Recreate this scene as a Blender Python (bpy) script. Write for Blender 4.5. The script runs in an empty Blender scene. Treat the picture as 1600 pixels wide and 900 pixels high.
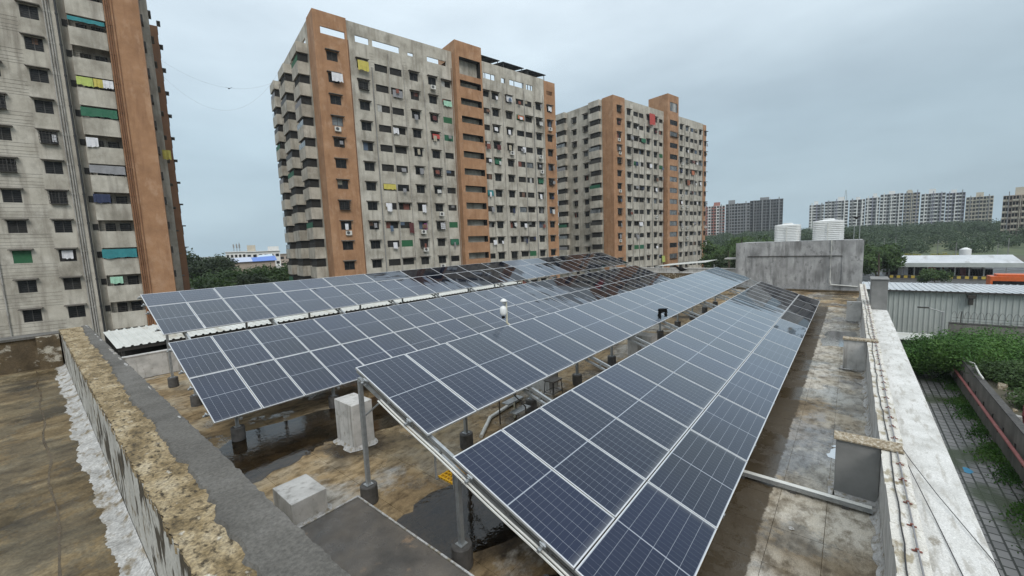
import bpy, math, random
import numpy as np
from mathutils import Vector, Matrix
random.seed(7); rng = np.random.default_rng(7)
SC = bpy.context.scene
COL = SC.collection
rad = math.radians

# ------------------------------------------------------------------ camera, sky, sun, exposure
FPX = 635.17
YAW, PITCH, ROLL = rad(39.958), rad(6.317), rad(-2.325)
F = np.array([math.cos(YAW)*math.cos(PITCH), math.sin(YAW)*math.cos(PITCH), -math.sin(PITCH)])
_r = np.array([math.sin(YAW), -math.cos(YAW), 0.0]); _u = np.cross(_r, F)
R = math.cos(ROLL)*_r + math.sin(ROLL)*_u; U = np.cross(R, F)
cam = bpy.data.cameras.new('camera'); camo = bpy.data.objects.new('camera', cam); COL.objects.link(camo)
cam.sensor_width = 36; cam.lens = FPX/1600*36; cam.clip_start = 0.05; cam.clip_end = 6000
camo.matrix_world = Matrix(((R[0], U[0], -F[0], 0), (R[1], U[1], -F[1], 0), (R[2], U[2], -F[2], 0), (0, 0, 0, 1)))
SC.camera = camo
SUN_EL, SUN_AZ = 42, -125      # azimuth (from +X, counter-clockwise) of the veiled sun: behind and to the right of the camera
def build_world():
    w = bpy.data.worlds.new('World'); SC.world = w; w.use_nodes = True
    n = w.node_tree.nodes; l = w.node_tree.links; n.clear()
    out = n.new('ShaderNodeOutputWorld'); bg = n.new('ShaderNodeBackground'); l.new(bg.outputs[0], out.inputs[0])
    sky = n.new('ShaderNodeTexSky'); sky.sky_type = 'NISHITA'; sky.sun_disc = False
    sky.sun_elevation = rad(SUN_EL); sky.sun_rotation = rad(90-SUN_AZ); sky.dust_density = 4; sky.air_density = 1.2
    tc = n.new('ShaderNodeTexCoord'); sep = n.new('ShaderNodeSeparateXYZ'); l.new(tc.outputs['Generated'], sep.inputs[0])
    # overcast dome: brightens towards the zenith, soft cloud layers on top
    ramp = n.new('ShaderNodeValToRGB'); l.new(sep.outputs['Z'], ramp.inputs[0])
    e = ramp.color_ramp.elements; e[0].position = 0.0; e[0].color = (4.45, 5.8, 6.65, 1)
    e[1].position = 1.0; e[1].color = (15.0, 15.8, 16.3, 1)
    k = e.new(0.22); k.color = (4.75, 6.0, 6.8, 1); k = e.new(0.5); k.color = (7.9, 9.0, 9.8, 1)
    mp = n.new('ShaderNodeMapping'); l.new(tc.outputs['Generated'], mp.inputs[0]); mp.inputs['Scale'].default_value = (1.6, 1.6, 5.0)
    mp.inputs['Rotation'].default_value = (0.05, 0.12, 0.5)
    nz = n.new('ShaderNodeTexNoise'); l.new(mp.outputs[0], nz.inputs['Vector']); nz.inputs['Scale'].default_value = 1.5; nz.inputs['Detail'].default_value = 5; nz.inputs['Roughness'].default_value = 0.5
    r2 = n.new('ShaderNodeValToRGB'); l.new(nz.outputs['Fac'], r2.inputs[0])
    r2.color_ramp.elements[0].position = 0.3; r2.color_ramp.elements[0].color = (.86, .875, .89, 1)
    r2.color_ramp.elements[1].position = 0.7; r2.color_ramp.elements[1].color = (1.14, 1.135, 1.13, 1)
    mul = n.new('ShaderNodeMix'); mul.data_type = 'RGBA'; mul.blend_type = 'MULTIPLY'; mul.inputs[0].default_value = 1
    side = n.new('ShaderNodeMapRange'); l.new(sep.outputs['Y'], side.inputs[0]); side.inputs[1].default_value = -1; side.inputs[2].default_value = 1; side.inputs[3].default_value = .86; side.inputs[4].default_value = 1.12
    l.new(ramp.outputs[0], mul.inputs[6]); l.new(r2.outputs[0], mul.inputs[7])
    mix = n.new('ShaderNodeMix'); mix.data_type = 'RGBA'; mix.inputs[0].default_value = 0.88
    vs = n.new('ShaderNodeVectorMath'); vs.operation = 'SCALE'; l.new(mul.outputs[2], vs.inputs[0]); l.new(side.outputs[0], vs.inputs['Scale'])
    l.new(sky.outputs[0], mix.inputs[6]); l.new(vs.outputs[0], mix.inputs[7])
    l.new(mix.outputs[2], bg.inputs[0]); bg.inputs[1].default_value = 0.1
build_world()
sun = bpy.data.lights.new('sun', 'SUN'); suno = bpy.data.objects.new('sun', sun); COL.objects.link(suno)
sun.energy = 1.5; sun.angle = rad(25); sun.color = (1.0, 0.97, 0.93)
sd = Vector((math.cos(rad(SUN_AZ))*math.cos(rad(SUN_EL)), math.sin(rad(SUN_AZ))*math.cos(rad(SUN_EL)), math.sin(rad(SUN_EL))))
suno.rotation_euler = sd.to_track_quat('Z', 'Y').to_euler()
SC.view_settings.view_transform = 'Standard'; SC.view_settings.look = 'None'; SC.view_settings.exposure = 0.04; SC.view_settings.gamma = 1
SC.cycles.max_bounces = 7; SC.cycles.diffuse_bounces = 3; SC.cycles.glossy_bounces = 3; SC.cycles.transparent_max_bounces = 8

# ------------------------------------------------------------------ helpers
def ray(x, y): return F + R*(x-800)/FPX + U*(450-y)/FPX          # a photo pixel gives a direction only
def at_x(x, y, X): d = ray(x, y); return d*X/d[0]
def at_dist(x, y, D): d = ray(x, y); return d/math.hypot(d[0], d[1])*D
GZ = -11.5        # ground
FZ = -5.15        # lower roof
UZ = -1.72        # upper roof

class MB:
    def __init__(s): s.v = []; s.f = []; s.m = []; s.uv = None
    def quad(s, a, b, c, d, m=0):
        i = len(s.v); s.v += [tuple(a), tuple(b), tuple(c), tuple(d)]; s.f.append((i, i+1, i+2, i+3)); s.m.append(m); return s
    def poly(s, pts, m=0):
        i = len(s.v); s.v += [tuple(p) for p in pts]; s.f.append(tuple(range(i, i+len(pts)))); s.m.append(m); return s
    def box(s, x0, x1, y0, y1, z0, z1, m=0, mt=None, jit=0):
        i = len(s.v)
        P = [(x0,y0,z0),(x1,y0,z0),(x1,y1,z0),(x0,y1,z0),(x0,y0,z1),(x1,y0,z1),(x1,y1,z1),(x0,y1,z1)]
        if jit: P = [tuple(c+random.uniform(-jit, jit) for c in p) for p in P]
        s.v += P
        s.f += [(i,i+3,i+2,i+1),(i+4,i+5,i+6,i+7),(i,i+1,i+5,i+4),(i+1,i+2,i+6,i+5),(i+2,i+3,i+7,i+6),(i+3,i,i+4,i+7)]
        s.m += [m, m if mt is None else mt, m, m, m, m]; return s
    def tube(s, pts, r, n=8, m=0, caps=True, r2=None):
        pts = [Vector(p) for p in pts]; N = len(pts); rings = []
        for k, p in enumerate(pts):
            t = (pts[min(k+1, N-1)] - pts[max(k-1, 0)]).normalized()
            a = t.cross(Vector((0, 0, 1)))
            if a.length < 1e-3: a = Vector((1, 0, 0))
            a.normalize(); b = t.cross(a)
            rr = r if r2 is None else r + (r2-r)*k/max(1, N-1)
            i0 = len(s.v)
            for j in range(n):
                q = 2*math.pi*j/n; s.v.append(tuple(p + a*(rr*math.cos(q)) + b*(rr*math.sin(q))))
            rings.append(i0)
        for k in range(N-1):
            for j in range(n):
                j2 = (j+1) % n
                s.f.append((rings[k]+j, rings[k]+j2, rings[k+1]+j2, rings[k+1]+j)); s.m.append(m)
        if caps:
            s.f.append(tuple(rings[0]+j for j in range(n-1, -1, -1))); s.m.append(m)
            s.f.append(tuple(rings[-1]+j for j in range(n))); s.m.append(m)
        return s
    def lathe(s, prof, n=24, m=0, c=(0, 0, 0), sq=0):
        rings = []
        for r_, z in prof:
            rings.append(len(s.v))
            for j in range(n):
                q = 2*math.pi*j/n; e = 1 if not sq else (abs(math.cos(q))**sq+abs(math.sin(q))**sq)**(-1/sq); s.v.append((c[0]+r_*e*math.cos(q), c[1]+r_*e*math.sin(q), c[2]+z))
        for k in range(len(prof)-1):
            for j in range(n):
                j2 = (j+1) % n; s.f.append((rings[k]+j, rings[k]+j2, rings[k+1]+j2, rings[k+1]+j)); s.m.append(m)
        s.f.append(tuple(rings[0]+j for j in range(n-1, -1, -1))); s.m.append(m)
        s.f.append(tuple(rings[-1]+j for j in range(n))); s.m.append(m)
        return s
    def mesh(s, name, mats):
        me = bpy.data.meshes.new(name); me.from_pydata(s.v, [], s.f)
        for mt in (mats if isinstance(mats, (list, tuple)) else [mats]): me.materials.append(mt)
        me.polygons.foreach_set('material_index', s.m); me.update(); return me
    def build(s, name, mats, parent=None, loc=(0, 0, 0), rz=0, bevel=0, smooth=False):
        me = s.mesh(name, mats)
        return link(me, name, parent, loc, rz, bevel, smooth)
def link(me, name, parent=None, loc=(0, 0, 0), rz=0, bevel=0, smooth=False, rot=None, scale=None):
    o = bpy.data.objects.new(name, me); COL.objects.link(o); o.location = loc
    o.rotation_euler = rot if rot else (0, 0, rz)
    if scale: o.scale = scale
    if parent: o.parent = parent
    if bevel:
        b = o.modifiers.new('bevel', 'BEVEL'); b.width = bevel; b.segments = 2; b.limit_method = 'ANGLE'
    if smooth and me:
        me.polygons.foreach_set('use_smooth', [True]*len(me.polygons))
    return o
def tag(o, label, cat, group=None):
    o['label'] = label; o['category'] = cat
    if group: o['group'] = group
    return o
def struct(o): o['kind'] = 'structure'; return o
def stuff(o, label=None, cat=None):
    o['kind'] = 'stuff'
    if label: o['label'] = label; o['category'] = cat
    return o
def thing(name, label, cat, loc=(0, 0, 0), rz=0, group=None):
    return tag(link(None, name, None, loc, rz), label, cat, group)
def copy_tree(o, parent=None):
    c = o.copy(); COL.objects.link(c); c.parent = parent
    for ch in [k for k in o.children]: copy_tree(ch, c)
    return c

# ------------------------------------------------------------------ materials
def mat(name, stops, scale=1.0, stretch=(1, 1, 1), rough=(.75, .95), bump=0.0, bscale=None, metal=0.0, detail=7, spec=.5,
        streak=None, stain=None, objc=False, grain=0.0):
    m = bpy.data.materials.new(name); m.use_nodes = True; n = m.node_tree.nodes; l = m.node_tree.links
    b = n['Principled BSDF']; b.inputs['Metallic'].default_value = metal; b.inputs['Specular IOR Level'].default_value = spec
    if objc: g = n.new('ShaderNodeTexCoord').outputs['Object']
    else: g = n.new('ShaderNodeNewGeometry').outputs['Position']
    def noise(sc, st, det=detail, ro=.6):
        mp = n.new('ShaderNodeMapping'); mp.inputs['Scale'].default_value = st; l.new(g, mp.inputs[0])
        z = n.new('ShaderNodeTexNoise'); z.inputs['Scale'].default_value = sc; z.inputs['Detail'].default_value = det; z.inputs['Roughness'].default_value = ro
        l.new(mp.outputs[0], z.inputs['Vector']); return z.outputs['Fac']
    def ramp(src, st):
        r = n.new('ShaderNodeValToRGB'); l.new(src, r.inputs[0]); e = r.color_ramp.elements
        while len(e) < len(st): e.new(.5)
        for i, (p, c) in enumerate(st): e[i].position = p; e[i].color = (*c, 1)
        return r.outputs[0]
    def mix(fac, a, c, mode='MIX'):
        x = n.new('ShaderNodeMix'); x.data_type = 'RGBA'; x.blend_type = mode
        if isinstance(fac, float): x.inputs[0].default_value = fac
        else: l.new(fac, x.inputs[0])
        l.new(a, x.inputs[6])
        if isinstance(c, tuple): x.inputs[7].default_value = (*c, 1)
        else: l.new(c, x.inputs[7])
        return x.outputs[2]
    base = noise(scale, stretch)
    col = ramp(base, stops) if len(stops) > 1 else None
    if col is None:
        rgb = n.new('ShaderNodeRGB'); rgb.outputs[0].default_value = (*stops[0][1], 1); col = rgb.outputs[0]
    if streak:    # (colour, scale, stretch, lo, hi)
        c, sc, st, lo, hi = streak
        col = mix(ramp(noise(sc, st, 5, .55), [(lo, (0, 0, 0)), (hi, (1, 1, 1))]), col, c)
    if stain:
        c, sc, st, lo, hi = stain
        col = mix(ramp(noise(sc, st, 8, .65), [(lo, (0, 0, 0)), (hi, (1, 1, 1))]), col, c)
    if grain:
        gr = ramp(noise(60, (1, 1, 1), 3), [(.3, (1-grain,)*3), (.7, (1+grain,)*3)])
        col = mix(1.0, col, gr, 'MULTIPLY')
    l.new(col, b.inputs['Base Color'])
    rr = n.new('ShaderNodeMapRange'); l.new(noise(scale*2.3, stretch), rr.inputs[0])
    rr.inputs[1].default_value = .35; rr.inputs[2].default_value = .65
    rr.inputs[3].default_value = rough[0]; rr.inputs[4].default_value = rough[1]; l.new(rr.outputs[0], b.inputs['Roughness'])
    if bump:
        bp = n.new('ShaderNodeBump'); bp.inputs['Strength'].default_value = bump; bp.inputs['Distance'].default_value = .02
        l.new(noise(bscale or scale*6, (1, 1, 1), 8, .65), bp.inputs['Height']); l.new(bp.outputs[0], b.inputs['Normal'])
    return m
def plain(name, c, rough=.6, metal=0.0, spec=.5):
    return mat(name, [(.3, tuple(x*.86 for x in c)), (.7, tuple(min(1, x*1.1) for x in c))], 3, rough=(rough*.85, min(1, rough*1.1)), metal=metal, spec=spec)

STK = (1, 1, .07)
facade = mat('weathered_facade_plaster', [(.3, (.36, .33, .275)), (.5, (.47, .44, .375)), (.7, (.56, .53, .465))], .5, rough=(.85, .98), bump=.12, bscale=6,
             streak=((.23, .205, .17), 1.7, (1, 1, .1), .5, .78), stain=((.20, .18, .145), .45, (1, 1, .7), .48, .74), grain=.25)
facade_side = facade
orange = mat('orange_facade_plaster', [(.3, (.29, .155, .08)), (.55, (.38, .21, .112)), (.75, (.45, .275, .165))], .6, rough=(.85, .98), bump=.1, bscale=6,
             streak=((.25, .13, .068), 2.1, (1, 1, .12), .5, .8), stain=((.48, .31, .20), .9, (1, 1, .6), .54, .78), grain=.26)
brownw = mat('brown_facade_plaster', [(.3, (.26, .13, .07)), (.7, (.34, .18, .1))], .6, streak=((.17, .1, .06), 1.9, STK, .54, .85))
shade_m = mat('sunshade_cement', [(.3, (.09, .08, .07)), (.7, (.17, .155, .13))], 1.5, streak=((.09, .08, .07), 3, STK, .5, .8))
dark_in = plain('dark_room', (.022, .021, .019), .9)  # near-black colour stands in for the shade of unlit interiors
wframe = plain('window_frame', (.06, .055, .05), .5)
glass_d = mat('dusty_window_glass', [(.35, (.008, .009, .010)), (.62, (.016, .017, .018)), (.8, (.035, .035, .034))], .7, rough=(.2, .5), spec=.22)
glass_l = mat('pale_window_glass', [(.35, (.10, .11, .115)), (.7, (.26, .28, .29))], .9, rough=(.1, .35))
rail_m = plain('iron_grille', (.05, .045, .04), .6)
pipe_w = mat('weathered_pipe', [(.3, (.30, .29, .26)), (.7, (.42, .40, .37))], 2, streak=((.12, .1, .08), 2, (1, 1, .3), .5, .75))
pipe_rust = mat('rusty_pipe', [(.3, (.16, .075, .035)), (.7, (.27, .13, .065))], 2)
pipe_blk = plain('black_pipe', (.03, .03, .03), .5)
ac_m = plain('ac_casing', (.62, .61, .57), .5); ac_fan = plain('ac_fan', (.07, .07, .07), .6)
alu = mat('aluminium_frame', [(.3, (.60, .61, .62)), (.7, (.72, .73, .74))], 4, rough=(.35, .5), metal=.55)
galv = mat('galvanised_steel', [(.3, (.30, .32, .33)), (.6, (.42, .44, .45)), (.8, (.52, .53, .53))], 9, rough=(.4, .6), metal=.6, detail=10)
backsheet = plain('panel_backsheet', (.6, .61, .62), .6)
footm = mat('dark_footing_cement', [(.3, (.045, .044, .042)), (.7, (.105, .10, .095))], 5, bump=.25, bscale=30, rough=(.6, .9))
whitewash = mat('whitewashed_cement', [(.3, (.33, .325, .31)), (.5, (.47, .46, .44)), (.75, (.60, .59, .57))], 2.2, bump=.15, bscale=20,
                streak=((.13, .115, .09), 5, (1, 1, .1), .56, .78), stain=((.22, .2, .16), 4, (1, 1, 1), .58, .72), grain=.08)
chalk = mat('chalky_white_ledge', [(.3, (.46, .455, .43)), (.5, (.60, .595, .57)), (.75, (.71, .705, .69))], 1.6, bump=.2, bscale=18,
            streak=((.42, .405, .37), 6.0, (.35, 1.6, 1), .52, .66), stain=((.27, .245, .2), 2.3, (.5, 1.2, 1), .64, .70), grain=.22, rough=(.6, .9), detail=12)
parapet_top = mat('cream_parapet_top', [(.3, (.50, .48, .43)), (.5, (.60, .58, .53)), (.75, (.70, .68, .64))], 1.8, bump=.2, bscale=20,
            streak=((.34, .30, .22), 6, (.6, 1.2, 1), .52, .62), stain=((.22, .175, .11), 3.0, (.6, 1, 1), .57, .66), grain=.22, detail=12)
greywall = mat('blotchy_grey_cement_wall', [(.3, (.20, .20, .20)), (.5, (.33, .33, .33)), (.7, (.48, .48, .48))], 1.0, (1, 1, .7), bump=.2, bscale=8,
               streak=((.14, .14, .14), 2.6, (1, 1, .15), .48, .72), stain=((.16, .16, .16), 3.5, (1, 1, .6), .56, .68), grain=.2)
greyplain = mat('grey_cement', [(.3, (.17, .17, .165)), (.7, (.29, .29, .28))], 1.2, bump=.15, bscale=12, streak=((.11, .105, .1), 2, (1, 1, .15), .55, .8))
ochre_top = mat('worn_ochre_lime_mortar', [(.28, (.07, .05, .024)), (.42, (.20, .145, .07)), (.54, (.33, .255, .145)), (.72, (.47, .40, .28))], 8, (1, .5, 1), bump=.7, bscale=80,
                streak=((.05, .036, .018), 40, (1, .5, 1), .53, .66), stain=((.56, .53, .46), 14, (1, .6, 1), .62, .70), grain=.5, detail=14)
dark_mortar = mat('dark_grey_mortar', [(.3, (.075, .07, .062)), (.55, (.125, .118, .105)), (.8, (.19, .18, .165))], 3, bump=.7, bscale=55,
                  stain=((.50, .49, .46), 4.5, (1, .6, 1), .69, .73), grain=.3, detail=12)
peel = mat('peeling_white_wall', [(.3, (.34, .33, .30)), (.6, (.50, .49, .45)), (.8, (.56, .55, .51))], 2.5, bump=.3, bscale=25,
           streak=((.05, .04, .025), 6.5, (1, 1, .55), .52, .57), stain=((.15, .11, .055), 9, (1, 1, .6), .56, .64), grain=.18)
farpeel = mat('mossy_brown_wall', [(.3, (.05, .036, .02)), (.55, (.12, .088, .05)), (.75, (.24, .2, .14))], 3.5, (1, 1, .7), bump=.3, bscale=25, grain=.25, stain=((.46, .43, .36), 3.2, (1, 1, 1.3), .54, .6))
fillet_m = mat('white_cement_fillet', [(.3, (.25, .245, .235)), (.55, (.40, .395, .385)), (.8, (.54, .535, .52))], 6, bump=.25, bscale=70, grain=.3,
               streak=((.20, .175, .13), 9, (1, 1, 1), .5, .66), stain=((.2, .16, .1), 4, (1, 1, 1), .56, .68))
coat_m = mat('brushed_white_coat', [(.3, (.27, .265, .25)), (.5, (.42, .415, .40)), (.75, (.56, .555, .54))], 9, (1, .6, 1), bump=.15, bscale=80, grain=.35, streak=((.19, .155, .10), 14, (1, .5, 1), .53, .66), stain=((.24, .2, .14), 5, (1, .6, 1), .57, .66), detail=12)
def floor_mat(name, dry, brown, dark, patch, k=1.0, rlo=.16, rhi=.75, grey=(.21, .205, .195), drip=None, wetr=.1):
    m = mat(name, [(.32, brown), (.5, dry), (.72, patch)], .55*k, rough=(rlo, rhi), bump=.3, bscale=22, detail=12,
            streak=(dark, .42*k, (1, .8, 1), .52, .64), stain=(grey, .33*k, (.8, 1, 1), .54, .6), grain=.28, spec=.4)
    n = m.node_tree.nodes; l = m.node_tree.links; b = n['Principled BSDF']
    src = b.inputs['Base Color'].links[0].from_socket; rs = b.inputs['Roughness'].links[0].from_socket
    g = n.new('ShaderNodeNewGeometry'); 
    def nz(sc, det, st=(1, 1, 1)):
        mp = n.new('ShaderNodeMapping'); mp.inputs['Scale'].default_value = st; l.new(g.outputs['Position'], mp.inputs[0])
        z = n.new('ShaderNodeTexNoise'); z.inputs['Scale'].default_value = sc; z.inputs['Detail'].default_value = det; z.inputs['Roughness'].default_value = .7; l.new(mp.outputs[0], z.inputs['Vector']); return z.outputs['Fac']
    # blotchy algae: small dark freckles and streaks
    fr = n.new('ShaderNodeValToRGB'); l.new(nz(5.5, 9, (.6, 1, 1)), fr.inputs[0]); fr.color_ramp.elements[0].position = .36; fr.color_ramp.elements[0].color = (.3, .26, .2, 1); fr.color_ramp.elements[1].position = .56; fr.color_ramp.elements[1].color = (1.06, 1.05, 1.03, 1)
    mx = n.new('ShaderNodeMix'); mx.data_type = 'RGBA'; mx.blend_type = 'MULTIPLY'; mx.inputs[0].default_value = .85; l.new(src, mx.inputs[6]); l.new(fr.outputs[0], mx.inputs[7]); out = mx.outputs[2]
    wm = n.new('ShaderNodeMapRange'); wm.interpolation_type = 'SMOOTHSTEP'; l.new(nz(.3*k, 7, (1, .75, 1)), wm.inputs[0]); wm.inputs[1].default_value = .50; wm.inputs[2].default_value = .54
    wg = n.new('ShaderNodeMix'); wg.data_type = 'RGBA'; wg.blend_type = 'MULTIPLY'; l.new(wm.outputs[0], wg.inputs[0]); l.new(out, wg.inputs[6]); wg.inputs[7].default_value = (.74, .77, .81, 1); out = wg.outputs[2]
    rmx = n.new('ShaderNodeMix'); rmx.data_type = 'FLOAT'; l.new(wm.outputs[0], rmx.inputs[0]); rmx.inputs[2].default_value = rhi; rmx.inputs[3].default_value = wetr; l.new(rmx.outputs[0], b.inputs['Roughness'])
    if drip:     # dirt line that drips from the panel edge have drawn along the floor
        sp = n.new('ShaderNodeSeparateXYZ'); l.new(g.outputs['Position'], sp.inputs[0])
        ad = n.new('ShaderNodeMath'); ad.operation = 'MULTIPLY_ADD'; l.new(nz(3.5, 6), ad.inputs[0]); ad.inputs[1].default_value = .22; l.new(sp.outputs['Y'], ad.inputs[2])
        mr = n.new('ShaderNodeMapRange'); l.new(ad.outputs[0], mr.inputs[0]); mr.inputs[1].default_value = drip+.10; mr.inputs[2].default_value = drip+.135; mr.inputs[3].default_value = 0; mr.inputs[4].default_value = .93
        m2 = n.new('ShaderNodeMix'); m2.data_type = 'RGBA'; l.new(mr.outputs[0], m2.inputs[0]); l.new(out, m2.inputs[6]); m2.inputs[7].default_value = (.055, .04, .022, 1); out = m2.outputs[2]
    l.new(out, b.inputs['Base Color'])
    return m
roof_mat = floor_mat('wet_stained_roof_screed', (.30, .22, .12), (.165, .108, .05), (.05, .035, .018), (.43, .385, .30), grey=(.33, .31, .275), rlo=.22, rhi=.8)
upper_mat = floor_mat('mossy_upper_roof_screed', (.175, .13, .068), (.105, .075, .036), (.06, .045, .022), (.27, .225, .145), 3.4, .4, .85, grey=(.14, .11, .062), wetr=.4)
strip_mat = floor_mat('wet_pale_roof_screed', (.44, .405, .34), (.31, .25, .17), (.17, .13, .08), (.54, .52, .48), 1.1, .14, .7, grey=(.27, .262, .25), drip=1.03, wetr=.13)
drip_mat = mat('dark_drip_stain', [(.3, (.05, .037, .022)), (.6, (.10, .075, .045)), (.8, (.16, .125, .08))], 1.6, rough=(.15, .5), bump=.1, bscale=14, grain=.15)
slab_mat = mat('dark_wet_slab', [(.3, (.045, .04, .034)), (.5, (.085, .073, .06)), (.75, (.14, .118, .092))], 1.8, rough=(.25, .7), bump=.25, bscale=16, grain=.2,
               stain=((.2, .14, .09), 2.4, (1, 1, 1), .62, .7))
tank_m = mat('white_plastic_tank', [(.3, (.66, .67, .66)), (.7, (.76, .77, .76))], 2, rough=(.35, .5))
ply = mat('weathered_plywood', [(.3, (.13, .095, .055)), (.48, (.28, .225, .15)), (.66, (.50, .46, .38))], 9, (1, 2, 1), bump=.4, bscale=30, grain=.3)
pvc = plain('white_pvc', (.62, .62, .58), .4); cream_pvc = plain('cream_conduit', (.60, .57, .44), .5)
cable_b = plain('black_cable', (.02, .02, .022), .5); cable_g = plain('grey_conduit', (.22, .22, .23), .5); saddle_m = plain('red_brown_saddle', (.19, .06, .04), .7)
yellow = plain('yellow_fibre_grating', (.72, .40, .02), .5)
corr = mat('pale_corrugated_sheet', [(.3, (.52, .53, .50)), (.6, (.62, .63, .60)), (.8, (.68, .69, .66))], .7, rough=(.35, .55), streak=((.36, .33, .26), 1.2, (1, .3, 1), .55, .75))
corr_wall = mat('pale_green_corrugated_wall', [(.3, (.36, .39, .37)), (.7, (.47, .50, .475))], .5, rough=(.4, .6), streak=((.33, .35, .325), 1.0, STK, .6, .9))
corr_roof = mat('galvanised_roof_sheet', [(.3, (.44, .47, .49)), (.7, (.58, .60, .62))], .5, rough=(.3, .5), streak=((.33, .33, .32), .8, (.3, 1, 1), .55, .75))
boundary = mat('boundary_wall_cement', [(.3, (.13, .125, .115)), (.7, (.24, .23, .21))], .8, streak=((.10, .095, .085), 1.5, STK, .5, .8), bump=.2, bscale=10)
redpipe = mat('faded_red_pipe', [(.3, (.30, .09, .085)), (.7, (.42, .17, .155))], 2, rough=(.5, .7))
asphalt = mat('wet_asphalt', [(.3, (.045, .045, .045)), (.7, (.085, .083, .08))], .2, rough=(.3, .7), bump=.1)
soil = mat('ground_soil_and_scrub', [(.3, (.045, .05, .025)), (.5, (.085, .075, .05)), (.7, (.05, .07, .028))], .05, rough=(.8, 1))
hillm = mat('green_hill', [(.3, (.05, .075, .03)), (.5, (.09, .11, .045)), (.7, (.15, .15, .065))], .06, stain=((.045, .07, .03), .3, (1, 1, 1), .5, .6))
darkw = plain('black_plastic', (.008, .008, .008), .8, spec=.15)
bark = mat('bark', [(.3, (.05, .038, .028)), (.7, (.11, .085, .06))], 5, (1, 1, .3), bump=.5)
def leafm(name, a, b, c):
    m = bpy.data.materials.new(name); m.use_nodes = True; n = m.node_tree.nodes; l = m.node_tree.links
    bs = n['Principled BSDF']; bs.inputs['Roughness'].default_value = .6; bs.inputs['Specular IOR Level'].default_value = .3
    g = n.new('ShaderNodeNewGeometry'); z = n.new('ShaderNodeTexNoise'); l.new(g.outputs['Position'], z.inputs['Vector']); z.inputs['Scale'].default_value = .35; z.inputs['Detail'].default_value = 8; z.inputs['Roughness'].default_value = .7
    r = n.new('ShaderNodeValToRGB'); l.new(z.outputs['Fac'], r.inputs[0]); e = r.color_ramp.elements; e[0].position = .33; e[0].color = (*a, 1); e[1].position = .68; e[1].color = (*c, 1); k = e.new(.5); k.color = (*b, 1)
    l.new(r.outputs[0], bs.inputs['Base Color'])
    tr = n.new('ShaderNodeBsdfTranslucent'); l.new(r.outputs[0], tr.inputs[0]); mx = n.new('ShaderNodeMixShader'); mx.inputs[0].default_value = .25
    l.new(bs.outputs[0], mx.inputs[1]); l.new(tr.outputs[0], mx.inputs[2]); l.new(mx.outputs[0], n['Material Output'].inputs[0]); return m
leaf_dark = leafm('dark_green_leaves', (.022, .038, .018), (.04, .062, .026), (.07, .095, .04))
leaf_mid = leafm('mid_green_leaves', (.035, .065, .022), (.065, .115, .034), (.11, .175, .055))
leaf_fresh = leafm('fresh_green_leaves', (.03, .085, .018), (.065, .155, .03), (.13, .24, .055))
leaf_yel = leafm('yellow_green_leaves', (.14, .15, .03), (.25, .24, .05), (.36, .33, .08))
leaf_hill = leafm('hill_wood_leaves', (.03, .053, .026), (.05, .083, .038), (.085, .125, .055))  # greens lightened to put distance haze into the colour

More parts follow.
